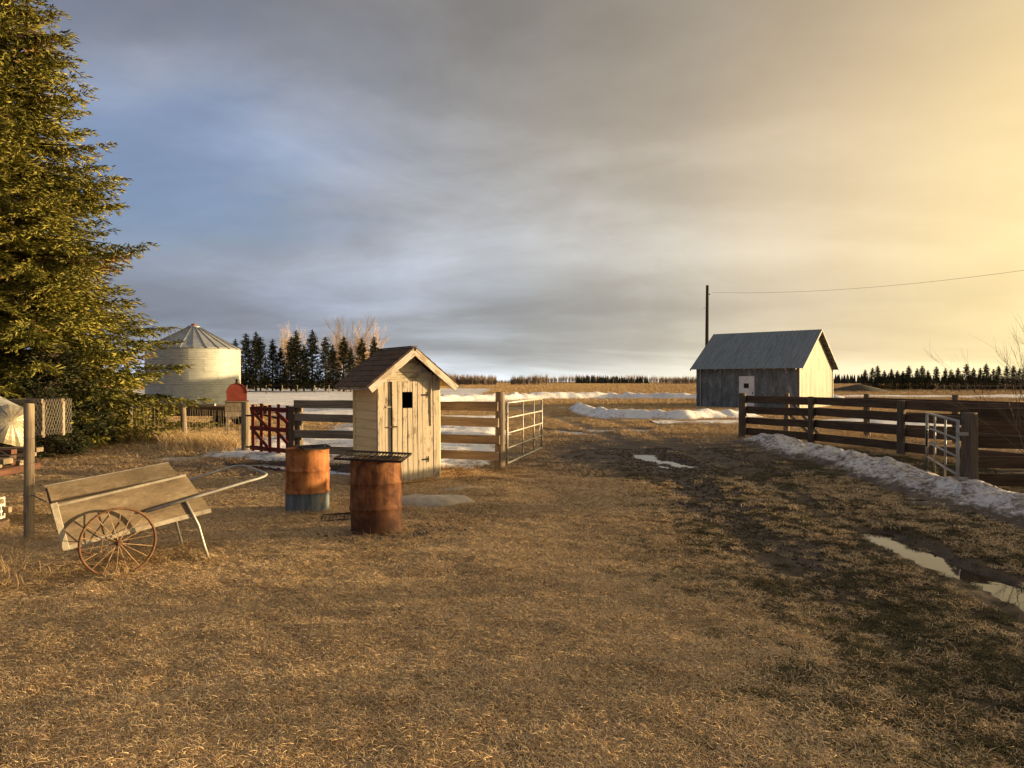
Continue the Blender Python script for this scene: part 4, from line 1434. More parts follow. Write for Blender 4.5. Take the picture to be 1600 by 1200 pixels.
# ------------------------------------------------------------------ trees
def spruce_mesh(name, H, Rad, n_br, shoot, step, seed, base=.4, droop=.35, fat=.17, sp=.11, prof=.82):
    """crown as many thousand needle shoots set along the branchlets of drooping boughs"""
    r = np.random.default_rng(seed)
    P = []; D = []; Lh = []; T = []
    B0 = []; B1 = []
    for b in range(n_br):
        u = (b + r.random()) / n_br
        z0 = base + (H - base) * u ** 1.12
        t = (z0 - base) / (H - base)
        L = Rad * (1 - t) ** prof * (.70 + .42 * r.random()) + .05
        if t < .04: L *= .8
        az = b * 2.39996 + r.normal() * .45
        ca, sa = math.cos(az), math.sin(az)
        rise = (.55 * t * t + .03) * L
        dr = droop * L * (1 - t * .75)
        def axis(q): return np.array([ca * L * q, sa * L * q, z0 + rise * q - dr * q ** 1.5 + .16 * L * q ** 4])
        B0.append((0, 0, z0)); B1.append(tuple(axis(.8)))
        tone0 = r.normal() * .12
        dead = r.random() < .03
        small = min(1.0, .40 + (1 - t) * 3.0)
        nk = max(3, int(L / step))
        for k in range(nk + 1):
            q = (k + .5 * r.random()) / nk if k < nk else 1.0
            if q < .12 and L > 1.0: continue
            pb = axis(min(q, 1.0))
            sides = (-1, 1, 0) if k < nk else (0,)
            for sd in sides:
                if sd == 0:
                    bl = step * 1.2; ang = r.normal() * .2
                else:
                    bl = ((1 - q) * .40 * L + .10 + .10 * min(L, 1.5)) * r.uniform(.65, 1.15) * min(1.0, .3 + 2.2 * q); ang = sd * r.uniform(.65, 1.05)
                da = az + ang
                n = max(2, int(bl / sp)) + 1
                w = (np.arange(n) + r.random(n)) / n
                hang = -(.42 if sd else .08) * bl * w ** 1.3 - r.random() * .15 * bl - r.random(n) ** 3 * .10 * min(1.0, L)
                c = np.stack([pb[0] + math.cos(da) * bl * w, pb[1] + math.sin(da) * bl * w, pb[2] + hang], 1)
                # two shoots per node, splayed forward, some hanging
                for side in (-1, 1):
                    fa = da + side * r.uniform(.2, .75, n)
                    vz = r.normal(-.34, .42, n) + .45 * t
                    d = np.stack([np.cos(fa), np.sin(fa), vz], 1)
                    P.append(c); D.append(d)
                    Lh.append(shoot * small * (.55 + .75 * r.random(n)))
                    tn = .40 + tone0 + r.normal(size=n) * .15 + .18 * w
                    if dead: tn = tn + .55
                    T.append(np.clip(tn, 0, 1))
    # leader
    n = 14
    P.append(np.stack([np.zeros(n), np.zeros(n), H - .9 * (shoot * 4) * r.random(n)], 1)); D.append(np.stack([r.normal(size=n) * .5, r.normal(size=n) * .5, np.ones(n)], 1))
    Lh.append(np.full(n, shoot * .9)); T.append(np.full(n, .5))
    P = np.concatenate(P); D = np.concatenate(D); Lh = np.concatenate(Lh); T = np.concatenate(T)
    ok = P[:, 2] > .12
    P, D, Lh, T = P[ok], D[ok], Lh[ok], T[ok]
    D /= np.linalg.norm(D, axis=1)[:, None]
    A = np.cross(D, r.normal(size=D.shape)); A /= np.linalg.norm(A, axis=1)[:, None] + 1e-9
    C = np.cross(D, A)
    n = len(P)
    th = Lh * fat * (.75 + .5 * r.random(n))
    mid = P + D * (Lh * .45)[:, None]
    v = np.empty((n, 6, 3))
    v[:, 0] = P
    v[:, 1] = mid + A * th[:, None]; v[:, 2] = mid - A * th[:, None]
    v[:, 3] = mid + C * th[:, None]; v[:, 4] = mid - C * th[:, None]
    v[:, 5] = P + D * Lh[:, None]
    base_i = np.arange(n)[:, None] * 6
    qd = np.array([[0, 1, 5, 2], [0, 3, 5, 4]])
    Q4 = (base_i[:, :, None] + qd[None]).reshape(-1, 4)
    me = mesh_np(name, v.reshape(-1, 3), Q4)
    print(name, 'shoots', n)
    a = me.attributes.new('tone', 'FLOAT', 'POINT')
    a.data.foreach_set('value', np.repeat(T, 6).astype(np.float32))
    m = MB()
    m.tube([(0, 0, -.3), (0, 0, H * .25), (0, 0, H * .6), (0, 0, H * .98)], [Rad * .052 + .05, Rad * .042 + .04, Rad * .022 + .02, .012], 8)
    for q0, q1 in zip(B0, B1):
        m.tube([q0, ((q0[0] + q1[0]) / 2, (q0[1] + q1[1]) / 2, (q0[2] * .4 + q1[2] * .6) + .05), q1], [.03 * Rad / 3 + .006, .02 * Rad / 3 + .005, .006], 3, False)
    tm = m.mesh(name + '_trunk')
    return me, tm


def spruce(label, crown, trunk, x, y, s, rz, mat, group=None, sz=None):
    root = thing('spruce_tree', label, 'tree', (x, y, 0), rz, group)
    root.scale = (s, s, sz or s)
    if len(crown.materials) == 0: crown.materials.append(mat)
    if len(trunk.materials) == 0: trunk.materials.append(M_bark)
    add('crown', crown, None, root); add('trunk', trunk, None, root)
    return root


big_c, big_t = spruce_mesh('big_spruce', 16.4, 5.55, 560, .175, .27, 1, .35, .38, .10, .052, 1.12)
big2_c, big2_t = spruce_mesh('tall_spruce', 15.5, 5.0, 340, .19, .32, 2, .35, .36, .09, .075, 1.1)
spruce('huge sunlit spruce with boughs sweeping down to the ground beside the grain bin', big_c, big_t, -14.9, 20.8, 1.0, .4, M_spruce)
spruce('tall spruce crowding the outer side of the huge spruce, partly hidden by it', big2_c, big2_t, -19.4, 20.6, .95, 2.6, M_spruce)
low_c, low_t = spruce_mesh('young_spruce', 2.6, 1.5, 80, .15, .20, 4, .12, .15, .11, .075)
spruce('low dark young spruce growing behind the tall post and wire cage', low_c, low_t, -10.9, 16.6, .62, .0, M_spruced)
spruce('half-bare browned young spruce beneath the huge spruce', low_c, low_t, -12.1, 18.8, 1.05, 1.9, M_spruce)

mid_a = spruce_mesh('windbreak_spruce_a', 9.0, 2.3, 130, .26, .34, 11, .8, .12, .15, .26, 1.15)
mid_b = spruce_mesh('windbreak_spruce_b', 8.2, 2.2, 100, .26, .36, 12, .7, .08, .15, .28, 1.15)
row = [(368, 533, 0), (384, 524, 1), (400, 522, 0), (407, 529, 1), (426, 533, 0), (455, 529, 1), (463, 520, 0), (488, 519, 0), (509, 529, 1), (520, 541, 0), (537, 529, 1), (548, 545, 0), (565, 531, 1), (584, 529, 0), (353, 540, 1), (596, 546, 1), (438, 545, 1), (475, 541, 1)]
for i, (px, top, k) in enumerate(row):
    d = 112 + (i * 37 % 11)
    hgt_m = CAMZ + (HZ - top) / F * d
    c, t_ = (mid_a, mid_b)[k]
    s = hgt_m / (9.0, 8.2)[k]
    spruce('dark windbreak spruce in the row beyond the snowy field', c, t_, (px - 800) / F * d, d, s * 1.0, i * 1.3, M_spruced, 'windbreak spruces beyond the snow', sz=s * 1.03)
row2 = []
px = 1352
while px < 1640:
    row2.append((px, 574 + random.randint(0, 9) - (3 if px > 1500 else 0)))
    px += random.choice((8, 9, 11, 13)) if not (1458 < px < 1466) else 14
for i, (px, top) in enumerate(row2):
    d = 128 + (i * 29 % 13)
    k = i % 2
    hgt_m = CAMZ + (HZ - top) / F * d + .3
    c, t_ = (mid_a, mid_b)[k]
    s = hgt_m / (9.0, 8.2)[k]
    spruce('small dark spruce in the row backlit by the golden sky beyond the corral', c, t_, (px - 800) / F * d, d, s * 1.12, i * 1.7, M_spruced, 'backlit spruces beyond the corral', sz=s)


def bare_tree(seed, H, spread, n0, levels, r0, droop=0.0, up=.55, twigs=3):
    rr = random.Random(seed)
    m = MB()
    def grow(p, d, L, r, lv):
        pts = [p]; q = p.copy(); dd = d.copy()
        k = 3
        for i in range(k):
            dd = (dd + Vector((rr.gauss(0, .13), rr.gauss(0, .13), rr.gauss(0, .08) + .05 - droop * lv * .04))).normalized()
            q = q + dd * (L / k)
            pts.append(q.copy())
        m.tube(pts, [r, r * .82, r * .62, r * .42], 5 if lv == 0 else 3, False)
        if lv < levels:
            nb = rr.randint(3, 4) + (twigs if lv == levels - 1 else 0)
            for j in range(nb):
                s = rr.uniform(.3, 1.0)
                base = pts[min(k - 1, int(s * k))].lerp(pts[min(k, int(s * k) + 1)], (s * k) % 1)
                a = rr.uniform(0, 2 * math.pi)
                nd = (dd * up + Vector((math.cos(a), math.sin(a), rr.uniform(-.1, .5))) * (1 - up) * spread).normalized()
                grow(base, nd, L * rr.uniform(.42, .7), r * .5, lv + 1)
    for b in range(n0):
        a = rr.uniform(0, 6.3); tl = rr.uniform(.03, .22) * (1 if n0 > 1 else .2)
        grow(Vector((rr.uniform(-.12, .12) * n0 * .3, rr.uniform(-.12, .12) * n0 * .3, -.1)), Vector((math.cos(a) * tl * spread, math.sin(a) * tl * spread, 1)).normalized(), H * rr.uniform(.5, .72), r0, 0)
    return m.mesh('branches')


# leafless poplars behind the windbreak
pop = [bare_tree(s, 10.4, .9, 10, 3, .085, 0, .70, 11) for s in (1, 2)]
for me in pop: me.materials.append(M_birch)
for i, (px, top, sx) in enumerate(((448, 506, .7), (462, 520, .6), (530, 514, .9), (546, 501, 1.1), (563, 507, 1.0), (579, 512, .7), (516, 530, .6))):
    d = 136 + (i * 13 % 9)
    hm = CAMZ + (HZ - top) / F * d
    t_ = thing('poplar_tree', 'leafless golden poplar rising behind the dark windbreak spruces', 'tree', ((px - 800) / F * d, d, 0), i * 1.7, 'leafless poplars behind the windbreak')
    s = hm / 13.0
    t_.scale = (s * sx * 1.15, s * sx * 1.15, s * 1.05)
    add('branches', pop[i % 2], None, t_)

# made-up leafless hedge, added out of view to dapple the sun on the grass
hedge = [bare_tree(s_, 4.2, 1.2, 7, 3, .035, 0, .55, 5) for s_ in (31, 32)]
for me in hedge: me.materials.append(M_twig)
for i, (x, y, s_) in enumerate(((10.2, 3.6, .9), (13.2, 6.6, .95), (16.2, 9.0, 1.0))):
    t_ = thing('shade_hedge_shrub', 'tall many-stemmed leafless hedge shrub added out of view to dapple the grass', 'shrub', (x, y, 0), i * 1.9, 'added leafless shade hedge')
    t_.scale = (s_, s_, s_)
    add('branches', hedge[i % 2], None, t_)

# bare shrub at the right of the fence gate
sh = [bare_tree(s, 2.7, .75, 11, 3, .012, .1, .62, 3) for s in (21, 22)]
for me in sh: me.materials.append(M_twig)
for i, (x, y, s, lab) in enumerate(((8.2, 10.35, .95, 'tall leafless shrub with thin arching twigs before the tall plank fence'), (7.75, 9.5, .62, 'lower leafless shrub leaning over the dirty snow bank'), (9.6, 10.1, 1.2, 'leafless shrub hugging the tall plank fence past its first panel'))):
    t_ = thing('bare_shrub', lab, 'shrub', (x, y, 0), i * 2.2)
    t_.scale = (s, s, s)
    add('branches', sh[i % 2], None, t_)


rb = random.Random(5)  # row of low brush added out of view to throw shade on the track
for i in range(16):
    y = 2.6 + 6.6 * i / 15
    t_ = thing('shade_brush', 'low clump of leafless brush added out of view to shade the track', 'shrub', (8.9 + rb.uniform(-.25, .25) + .5 * (i % 2), y, 0), i * 1.3, 'added brush shading the track')
    k = rb.uniform(.30, .38)
    t_.scale = (k * 1.9, k * 1.9, k)
    add('branches', sh[i % 2], None, t_)


# far woods on the horizon
def far_wood(name, label, x0, x1, y, h, n, mat, seed, spike=False, depth=25):
    r = np.random.default_rng(seed)
    v = []; f = []
    for k in range(n):
        x = r.uniform(x0, x1); yy = y + r.uniform(-.5, .5) * depth
        e = fbm(np.array([x / (8 * h)]), np.array([.3]), seed, 3)[0]
        hh = h * (.25 + 1.2 * e) * r.uniform(.6, 1.15)
        if spike:
            w = hh * r.uniform(.16, .24); b = len(v)
            for q in range(4):
                a = q * math.pi / 2 + r.random()
                v.append((x + w * math.cos(a), yy + w * math.sin(a), -.2))
            v.append((x, yy, hh))
            for q in range(4):
                f.append((b + q, b + (q + 1) % 4, b + 4))
        else:
            # a leafless tree: stem and a brush of fine limbs
            for q in range(13):
                a = r.uniform(0, 6.3); tl = r.uniform(.05, .34) if q else .02
                z0 = 0 if q == 0 else hh * r.uniform(.1, .5)
                z1 = hh if q == 0 else min(hh, z0 + hh * r.uniform(.3, .6))
                dx = math.cos(a) * tl * (z1 - z0); dy = math.sin(a) * tl * (z1 - z0)
                w = h * (.020 if q == 0 else .012); b = len(v)
                for (ux, uy) in ((1, 0), (-.5, .87), (-.5, -.87)):
                    v.append((x + ux * w, yy + uy * w, z0 - .1))
                v.append((x + dx, yy + dy, z1))
                f += [(b, b + 1, b + 3), (b + 1, b + 2, b + 3), (b + 2, b, b + 3)]
    o = add(name, mesh_from('wood', v, f), mat)
    o['kind'] = 'stuff'
    tag(o, label, 'woods')
    return o


def X(px, d): return (px - 800) / F * d


far_wood('far_bare_wood', 'brown leafless wood on the horizon past the outhouse roof', X(560, 330), X(775, 330), 330, 8.4, 900, M_farwood, 1, depth=30)
far_wood('far_bare_wood', 'thin tuft of taller leafless trees at the end of the brown wood', X(798, 330), X(855, 330), 330, 8.6, 150, M_farwood, 2, depth=20)
far_wood('far_bare_wood', 'low hazy line of bare brush along the middle of the horizon', X(770, 700), X(1130, 700), 700, 8.0, 900, M_farwood, 3, depth=60)
far_wood('far_spruce_wood', 'dark strip of evergreen wood on the horizon before the shed', X(905, 640), X(1010, 640), 640, 7.2, 190, M_farspruce, 4, True, 50)
far_wood('far_bare_wood', 'distant bare trees on the horizon touching the shed wall', X(1035, 480), X(1130, 480), 480, 7.6, 300, M_farwood, 5, depth=30)
far_wood('far_spruce_wood', 'low evergreen strip on the horizon past the shed gable', X(1290, 560), X(1420, 560), 560, 7.0, 170, M_farspruce, 6, True, 50)
far_wood('far_spruce_wood', 'long dim evergreen wood beyond the backlit spruces', X(1400, 620), X(1900, 620), 620, 7.0, 900, M_farspruce, 7, True, 50)
far_wood('far_bare_wood', 'distant brush on the horizon behind the spruce windbreak', X(-200, 420), X(600, 420), 420, 7.0, 900, M_farwood, 8, depth=40)

# earth mound
m = MB()
r_ = random.Random(3)
m.lathe([(5.2 * (1 - t ** 1.3), 1.45 * t) for t in np.linspace(0, .97, 9)], 28, jit=lambda t, z: .12 * math.sin(3 * t) + .07 * math.sin(7 * t + z * 4))
tag(m.build('earth_mound', M_soil, loc=(X(1342, 118), 118, -.1), smooth=True), 'low dark mound of earth beside the backlit spruce row', 'mound')

# far field posts on the snow
fp = thing('field_fence', 'line of thin posts with wire along the snow before the dark windbreak', 'fence', (X(470, 100), 100, 0))
for i, px in enumerate((386, 415, 439, 466, 492, 515, 540, 562)):
    x = X(px, 100) - X(470, 100)
    round_post('post', (x, random.uniform(-.6, .6), 0), 1.25, .07, M_post, fp, n=6, seed=i)
mm = MB()
for h in (.7, 1.15):
    mm.tube([(X(386, 100) - X(470, 100), 0, h), (X(562, 100) - X(470, 100), 0, h)], .008, 3)
mm.build('wire', M_wire, fp)
cf = thing('corral_fence', 'far pole corral in front of the backlit spruces', 'fence', (X(1500, 104), 104, 0))
for px in range(1463, 1640, 12):
    x = X(px, 104) - X(1500, 104)
    round_post('post', (x, 0, 0), 1.25, .06, M_postd, cf, n=6, seed=px)
for h in (.6, 1.1):
    board('rail', (X(1463, 104) - X(1500, 104), -.08, h), (X(1640, 104) - X(1500, 104), -.08, h), .09, .05, M_postd, cf, n=2)

# ------------------------------------------------------------------ flat stones
def flat_stone(label, x, y, rx, ry, h, rz, seed):
    m = MB(); r = random.Random(seed)
    ph = [r.uniform(0, 6) for _ in range(4)]
    m.lathe([(1.0, -.10), (.99, -.02), (.93, h * .45), (.75, h * .8), (.45, h * .96), (.12, h)], 30,
            jit=lambda t, z: .16 * math.sin(2 * t + ph[0]) + .13 * math.sin(3 * t + ph[1]) + .06 * math.sin(5 * t + ph[3] + 4 * z) + .04 * math.sin(8 * t + ph[2] + 30 * z))
    for i, p in enumerate(m.v):
        m.v[i] = Vector((p.x * rx, p.y * ry, p.z + .022 * math.sin(p.x * 5 + ph[3]) * math.cos(p.y * 6 + ph[0])))
    o = m.build('flat_stone', M_stone, loc=(x, y, hz(x, y) - .01), smooth=True)
    o.rotation_euler = (0, 0, rz)
    tag(o, label, 'stone')


flat_stone('broad pale flat stone in the grass beside the burn barrel', -1.10, 10.15, .55, .36, .135, -.15, 1)
flat_stone('pale flat slab in the grass in front of the wire fence', -7.6, 16.1, .55, .30, .06, .1, 2)
flat_stone('low half-sunk pale stone right at the outhouse doorstep', -.75, 11.35, .34, .22, .05, .3, 3)

# ------------------------------------------------------------------ junk by the left edge
def junk():
    # round ribbed tin dish tilted to the low sun
    m = MB(); n = 40; k = 6
    for i in range(n):
        a = 2 * math.pi * i / n
        for j in range(k + 1):
            q = j / k
            rad = .02 + .27 * q * (1 + .07 * math.sin(3 * a) + .04 * math.sin(7 * a))
            m.v.append(Vector((rad * math.cos(a), rad * math.sin(a), -.13 * q * q + (.0035 if i % 2 else -.0035) * q + .03 * math.sin(2 * a) * q + .02 * math.sin(5 * a + 1) * q * q)))
    for i in range(n):
        i2 = (i + 1) % n
        for j in range(k):
            m.f.append([i * (k + 1) + j, i * (k + 1) + j + 1, i2 * (k + 1) + j + 1, i2 * (k + 1) + j])
    o = m.build('tin_dish', M_tin, mtx=frame_mtx((-6.24, 8.85, 1.28), (.45, .75, .35), (.62, -.58, .52)))
    sol = o.modifiers.new('thick', 'SOLIDIFY'); sol.thickness = .004
    tag(o, 'shiny ribbed round tin dish tilted on top of the scrap pile', 'dish')
    m = MB()
    for i in range(9):
        for j in range(4):
            s = i / 8
            m.v.append(Vector((-.9 + 1.0 * s, .1 * j + .05 * math.sin(i + j), .62 - .42 * s ** 1.4 + .03 * math.sin(j * 2 + i))))
    for i in range(8):
        for j in range(3):
            b = i * 4 + j; m.f.append([b, b + 4, b + 5, b + 1])
    o = m.build('tin_sheet', M_galv, loc=(-6.45, 9.2, 1.12)); sol = o.modifiers.new('thick', 'SOLIDIFY'); sol.thickness = .004
    tag(o, 'grey bent tin sheet leaning over the round dish on the scrap pile', 'sheet metal')
    # scrap lumber rack
    root = thing('lumber_rack', 'rough rack of two trestles carrying the scrap lumber behind the tall post', 'rack', (-6.75, 9.0, hz(-6.75, 9)))
    for x in (-.55, .40):
        for y in (-.35, .35):
            board('leg', (x, y, -.1), (x, y, .62), .08, .08, M_grey, root, up=(1, 0, 0))
        board('beam', (x, -.5, .66), (x, .5, .66), .09, .08, M_rustred, root)
    for sh_ in (.2,):
        board('beam', (-.7, -.30, sh_ + .02), (.6, -.30, sh_ + .02), .07, .06, M_grey, root)
    cols = (M_grey, M_rustred, M_post, M_ply, M_dark, M_grey, M_ply, M_rustred, M_grey)
    names = ('grey', 'rusty red', 'pale', 'tan', 'dark brown', 'thin grey', 'short tan', 'narrow red', 'broad grey')
    for k in range(9):
        z = .66 + .745 - .66 + (k // 3) * .075
        y = -.32 + (k % 3) * .30 + random.uniform(-.04, .04)
        a = Vector((-6.75 - .9, 9.0 + y - .1 + random.uniform(-.1, .1), hz(-6.75, 9) + z)); b = Vector((-6.75 + .42 + random.uniform(-.1, .2), 9.0 + y + random.uniform(-.1, .1), hz(-6.75, 9) + z + random.uniform(-.005, .01)))
        o = board('scrap_board', a, b, random.uniform(.055, .068), random.uniform(.12, .2), cols[k], None)
        tag(o, f'{names[k]} scrap board lying on the lumber rack behind the tall post', 'board')
    for k, (dx, rz, nm) in enumerate(((.28, .5, 'split end pointing at the post'), (.0, -.4, 'sloping down to the crate'))):
        o = board('scrap_stake', Vector((-6.6 + dx - .3, 8.75 - .05 * k, .62)), Vector((-6.6 + dx + .12, 8.62 - .05 * k, .30 - .08 * k)), .07, .05, M_post, None)
        tag(o, f'short pale stake under the scrap boards, {nm}', 'stake')
    # crate
    cr = thing('plastic_crate', 'white lattice plastic crate under the scrap lumber', 'crate', (-6.42, 8.50, hz(-6.42, 8.5) + .12), R(8))
    w, d, h = .44, .34, .26
    for s in (-1, 1):
        m = MB()
        for zz in (.015, .09, .165, .245): m.box((0, s * d / 2, zz), (w, .016, .026))
        for q in range(8): m.box((-w / 2 + w * q / 7, s * d / 2 + .001 * s, h / 2), (.022, .012, h))
        m.build('crate_side', M_plastic, cr)
        m = MB()
        for zz in (.015, .09, .165, .245): m.box((s * w / 2, 0, zz), (.016, d, .026))
        for q in range(6): m.box((s * w / 2 + .001 * s, -d / 2 + d * q / 5, h / 2), (.012, .022, h))
        m.build('crate_side', M_plastic, cr)
    m = MB(); m.box((0, 0, .012), (w - .02, d - .02, .012)); m.build('crate_floor', M_plastic, cr)
    bl = thing('crate_block', 'dark block of timber that the plastic crate stands on', 'timber', (-6.42, 8.5, hz(-6.42, 8.5) - .02), R(8))
    board('block', (-.3, 0, .06), (.3, 0, .06), .14, .3, M_dark, bl)
    # wire cage
    cg = thing('wire_cage', 'square chicken-wire cage with pale wooden posts behind the tall post', 'cage', (-6.66, 9.75, hz(-6.6, 9.75)))
    for (x, y) in ((-.24, 0), (.20, 0), (-.24, .44), (.20, .44)):
        board('cage_post', (x, y, -.05 if (x < 0 and y > .2) else 1.02), (x, y, 1.50), .07, .05, M_bark if (x < 0 and y > .2) else M_post, cg, up=(1, 0, 0))
    for y in (0, .44):
        board('cage_rail', (-.26, y - .04, 1.52), (.24, y - .04, 1.52), .06, .05, M_postd, cg)
        board('cage_rail', (-.26, y - .04, 1.08), (.24, y - .04, 1.08), .05, .04, M_postd, cg)
    m = MB()
    for y in (-.08, .50):
        for k in range(13):
            s = k / 12 * .62 - .34
            for sg in (-1, 1):
                pts = [(s + sg * .03 * (q % 2), y + random.uniform(-.006, .006), 1.05 + q * .055) for q in range(10)]
                m.tube(pts, .0013, 3, False)
    for x in (-.34, .30):
        for k in range(11):
            s = k / 10 * .56 - .07
            for sg in (-1, 1):
                m.tube([(x, s + sg * .03 * (q % 2), 1.05 + q * .055) for q in range(10)], .0013, 3, False)
    o = m.build('wire_mesh', M_wire, cg); o['kind'] = 'stuff'


junk()

# ash and cinders round the burn barrel
def bits(r, x, y, sz, lift, flat):
    """small irregular lumps lying on the soil"""
    z = hgt(x, y); ok = z > PUD_Z + .01
    x, y, z, sz = x[ok], y[ok], z[ok] + sz[ok] * lift, sz[ok]
    base = np.array(((1, 0, 0), (-1, .2, .1), (0, 1, 0), (.1, -1, .2), (0, .1, .7), (.1, 0, -.7)))
    tri = ((0, 2, 4), (2, 1, 4), (1, 3, 4), (3, 0, 4), (2, 0, 5), (1, 2, 5), (3, 1, 5), (0, 3, 5))
    v = []; f = []
    for k in range(len(x)):
        c, d = math.cos(r.uniform(0, 6.28)), 0
        d = math.sqrt(1 - c * c)
        q = base * r.uniform(.7, 1.3, (6, 3)) * sz[k]
        b = len(v)
        for p in q:
            v.append((x[k] + c * p[0] - d * p[1], y[k] + d * p[0] + c * p[1], z[k] + p[2] * flat))
        f += [(b + t0, b + t1, b + t2) for (t0, t1, t2) in tri]
    return v, f


def debris():
    r = np.random.default_rng(9)
    n = 420
    a = r.uniform(-2.6, .9, n); rad = .30 + np.abs(r.normal(size=n)) * .24
    v, f = bits(r, -1.55 + rad * np.cos(a) * 1.35, 8.37 + rad * np.sin(a) * .8, r.uniform(.006, .026, n), .9, 1.0)
    o = add('ash_and_cinders', mesh_from('ash', v, f), M_ash); o['kind'] = 'stuff'
    n = 1500
    x = np.where(r.random(n) < .3, r.uniform(1.6, 6, n), 2.75 + r.normal(size=n) * .45)
    v, f = bits(r, x, r.uniform(4.0, 15, n), r.uniform(.005, .017, n), .2, 1.0)
    o = add('gravel', mesh_from('gravel', v, f), M_gravel); o['kind'] = 'stuff'
    # crumbled mud thrown up along the ruts
    n = 5200
    y = r.uniform(3.6, 19, n)
    xa = np.interp(y, [p[1] for p in RUT_A], [p[0] for p in RUT_A]) + r.normal(size=n) * .42
    xb = np.interp(y, [p[1] for p in RUT_B], [p[0] for p in RUT_B]) + r.choice((-1, 1), n) * (.45 + np.abs(r.normal(size=n)) * .25)
    x = np.where(r.random(n) < .62, xa, xb)
    v, f = bits(r, x, y, r.uniform(.008, .03, n), .1, .7)
    o = add('mud_crumbs', mesh_from('mud', v, f), M_mudclod); o['kind'] = 'stuff'


debris()

# ------------------------------------------------------------------ grass (uncountable: instanced tufts)
def tuft_mesh(name, seed, nb, L, wd, curl, lie, rad):
    r = np.random.default_rng(seed)
    v = []; q = []; tone = []
    for b in range(nb):
        a = r.uniform(0, 6.28); rr = rad * math.sqrt(r.random()); p = np.array([rr * math.cos(a), rr * math.sin(a), -.008])
        az = r.uniform(0, 6.28); el = R(90) * (1 - lie * r.uniform(.55, 1.1)); el = max(R(4), el)
        l = L * r.uniform(.45, 1.25); n = 3
        w = wd * r.uniform(.7, 1.3)
        tn = r.random()
        base = len(v)
        turn = r.normal() * curl
        for k in range(n + 1):
            d = np.array([math.cos(az) * math.cos(el), math.sin(az) * math.cos(el), math.sin(el)])
            sd = np.array([-math.sin(az), math.cos(az), r.uniform(-.5, .5)])
            ww = w * (1 - .75 * k / n)
            v.append(p - sd * ww / 2); v.append(p + sd * ww / 2)
            tone += [tn, tn]
            p = p + d * l / n
            az += turn / n + r.normal() * .25; el -= curl * r.uniform(.1, .8)
            if p[2] < .006: p[2] = .006 + r.random() * .01; el = abs(el) * .6
        for k in range(n):
            q.append((base + 2 * k, base + 2 * k + 1, base + 2 * k + 3, base + 2 * k + 2))
    me = mesh_np(name, np.array(v), np.array(q))
    a = me.attributes.new('tone', 'FLOAT', 'POINT')
    a.data.foreach_set('value', np.array(tone, np.float32))
    return me


def instanced(name, pts, rotz, scl, mesh, mat, tilt=None):
    """points carry rotation and scale; a geometry-nodes modifier puts the tuft on each"""
    me = bpy.data.meshes.new(name + '_points')
    me.vertices.add(len(pts)); me.vertices.foreach_set('co', np.asarray(pts, np.float32).ravel())
    a = me.attributes.new('rot', 'FLOAT_VECTOR', 'POINT')
    rv = np.zeros((len(pts), 3), np.float32); rv[:, 2] = rotz
    if tilt is not None: rv[:, 0] = tilt
    a.data.foreach_set('vector', rv.ravel())
    a = me.attributes.new('scl', 'FLOAT', 'POINT'); a.data.foreach_set('value', np.asarray(scl, np.float32))
    me.update()
    o = bpy.data.objects.new(name, me); COL.objects.link(o)
    mesh.materials.append(mat)
    src = bpy.data.objects.new(name + '_tuft', mesh)      # not linked to the scene: used as source only
    ng = bpy.data.node_groups.new(name, 'GeometryNodeTree')
    ng.interface.new_socket('Geometry', in_out='INPUT', socket_type='NodeSocketGeometry')
    ng.interface.new_socket('Geometry', in_out='OUTPUT', socket_type='NodeSocketGeometry')
    N = ng.nodes; Lk = ng.links
    gi = N.new('NodeGroupInput'); go = N.new('NodeGroupOutput')
    oi = N.new('GeometryNodeObjectInfo'); oi.inputs['Object'].default_value = src
    iop = N.new('GeometryNodeInstanceOnPoints')
    ar = N.new('GeometryNodeInputNamedAttribute'); ar.data_type = 'FLOAT_VECTOR'; ar.inputs[0].default_value = 'rot'
    asx = N.new('GeometryNodeInputNamedAttribute'); asx.data_type = 'FLOAT'; asx.inputs[0].default_value = 'scl'
    Lk.new(gi.outputs[0], iop.inputs['Points']); Lk.new(oi.outputs['Geometry'], iop.inputs['Instance'])
    Lk.new(ar.outputs['Attribute'], iop.inputs['Rotation']); Lk.new(asx.outputs['Attribute'], iop.inputs['Scale'])
    Lk.new(iop.outputs['Instances'], go.inputs[0])
    md = o.modifiers.new('tufts', 'NODES'); md.node_group = ng
    o['kind'] = 'stuff'
    return o


def scatter(n, x0, x1, y0, y1, dens, seed):
    r = np.random.default_rng(seed)
    x = r.uniform(x0, x1, n); y = r.uniform(y0, y1, n)
    k = r.random(n) < dens(x, y)
    return x[k], y[k], r


def clear(x, y):
    """keep water and snow free of tufts"""
    ok = np.ones(len(x), bool)
    h = hgt(x, y)
    wet = np.zeros(len(x), bool)
    for pts, w in PUDDLES:
        wet |= poly_dist(x, y, pts) < 2.6 * w
    ok &= (h > PUD_Z + .006) | ~wet
    for (x0, x1, y0, y1, fn) in SNOW:
        q = np.where((x > x0) & (x < x1) & (y > y0) & (y < y1))[0]
        if len(q):
            ok[q[fn(x[q], y[q]) > .01]] = False
    return ok


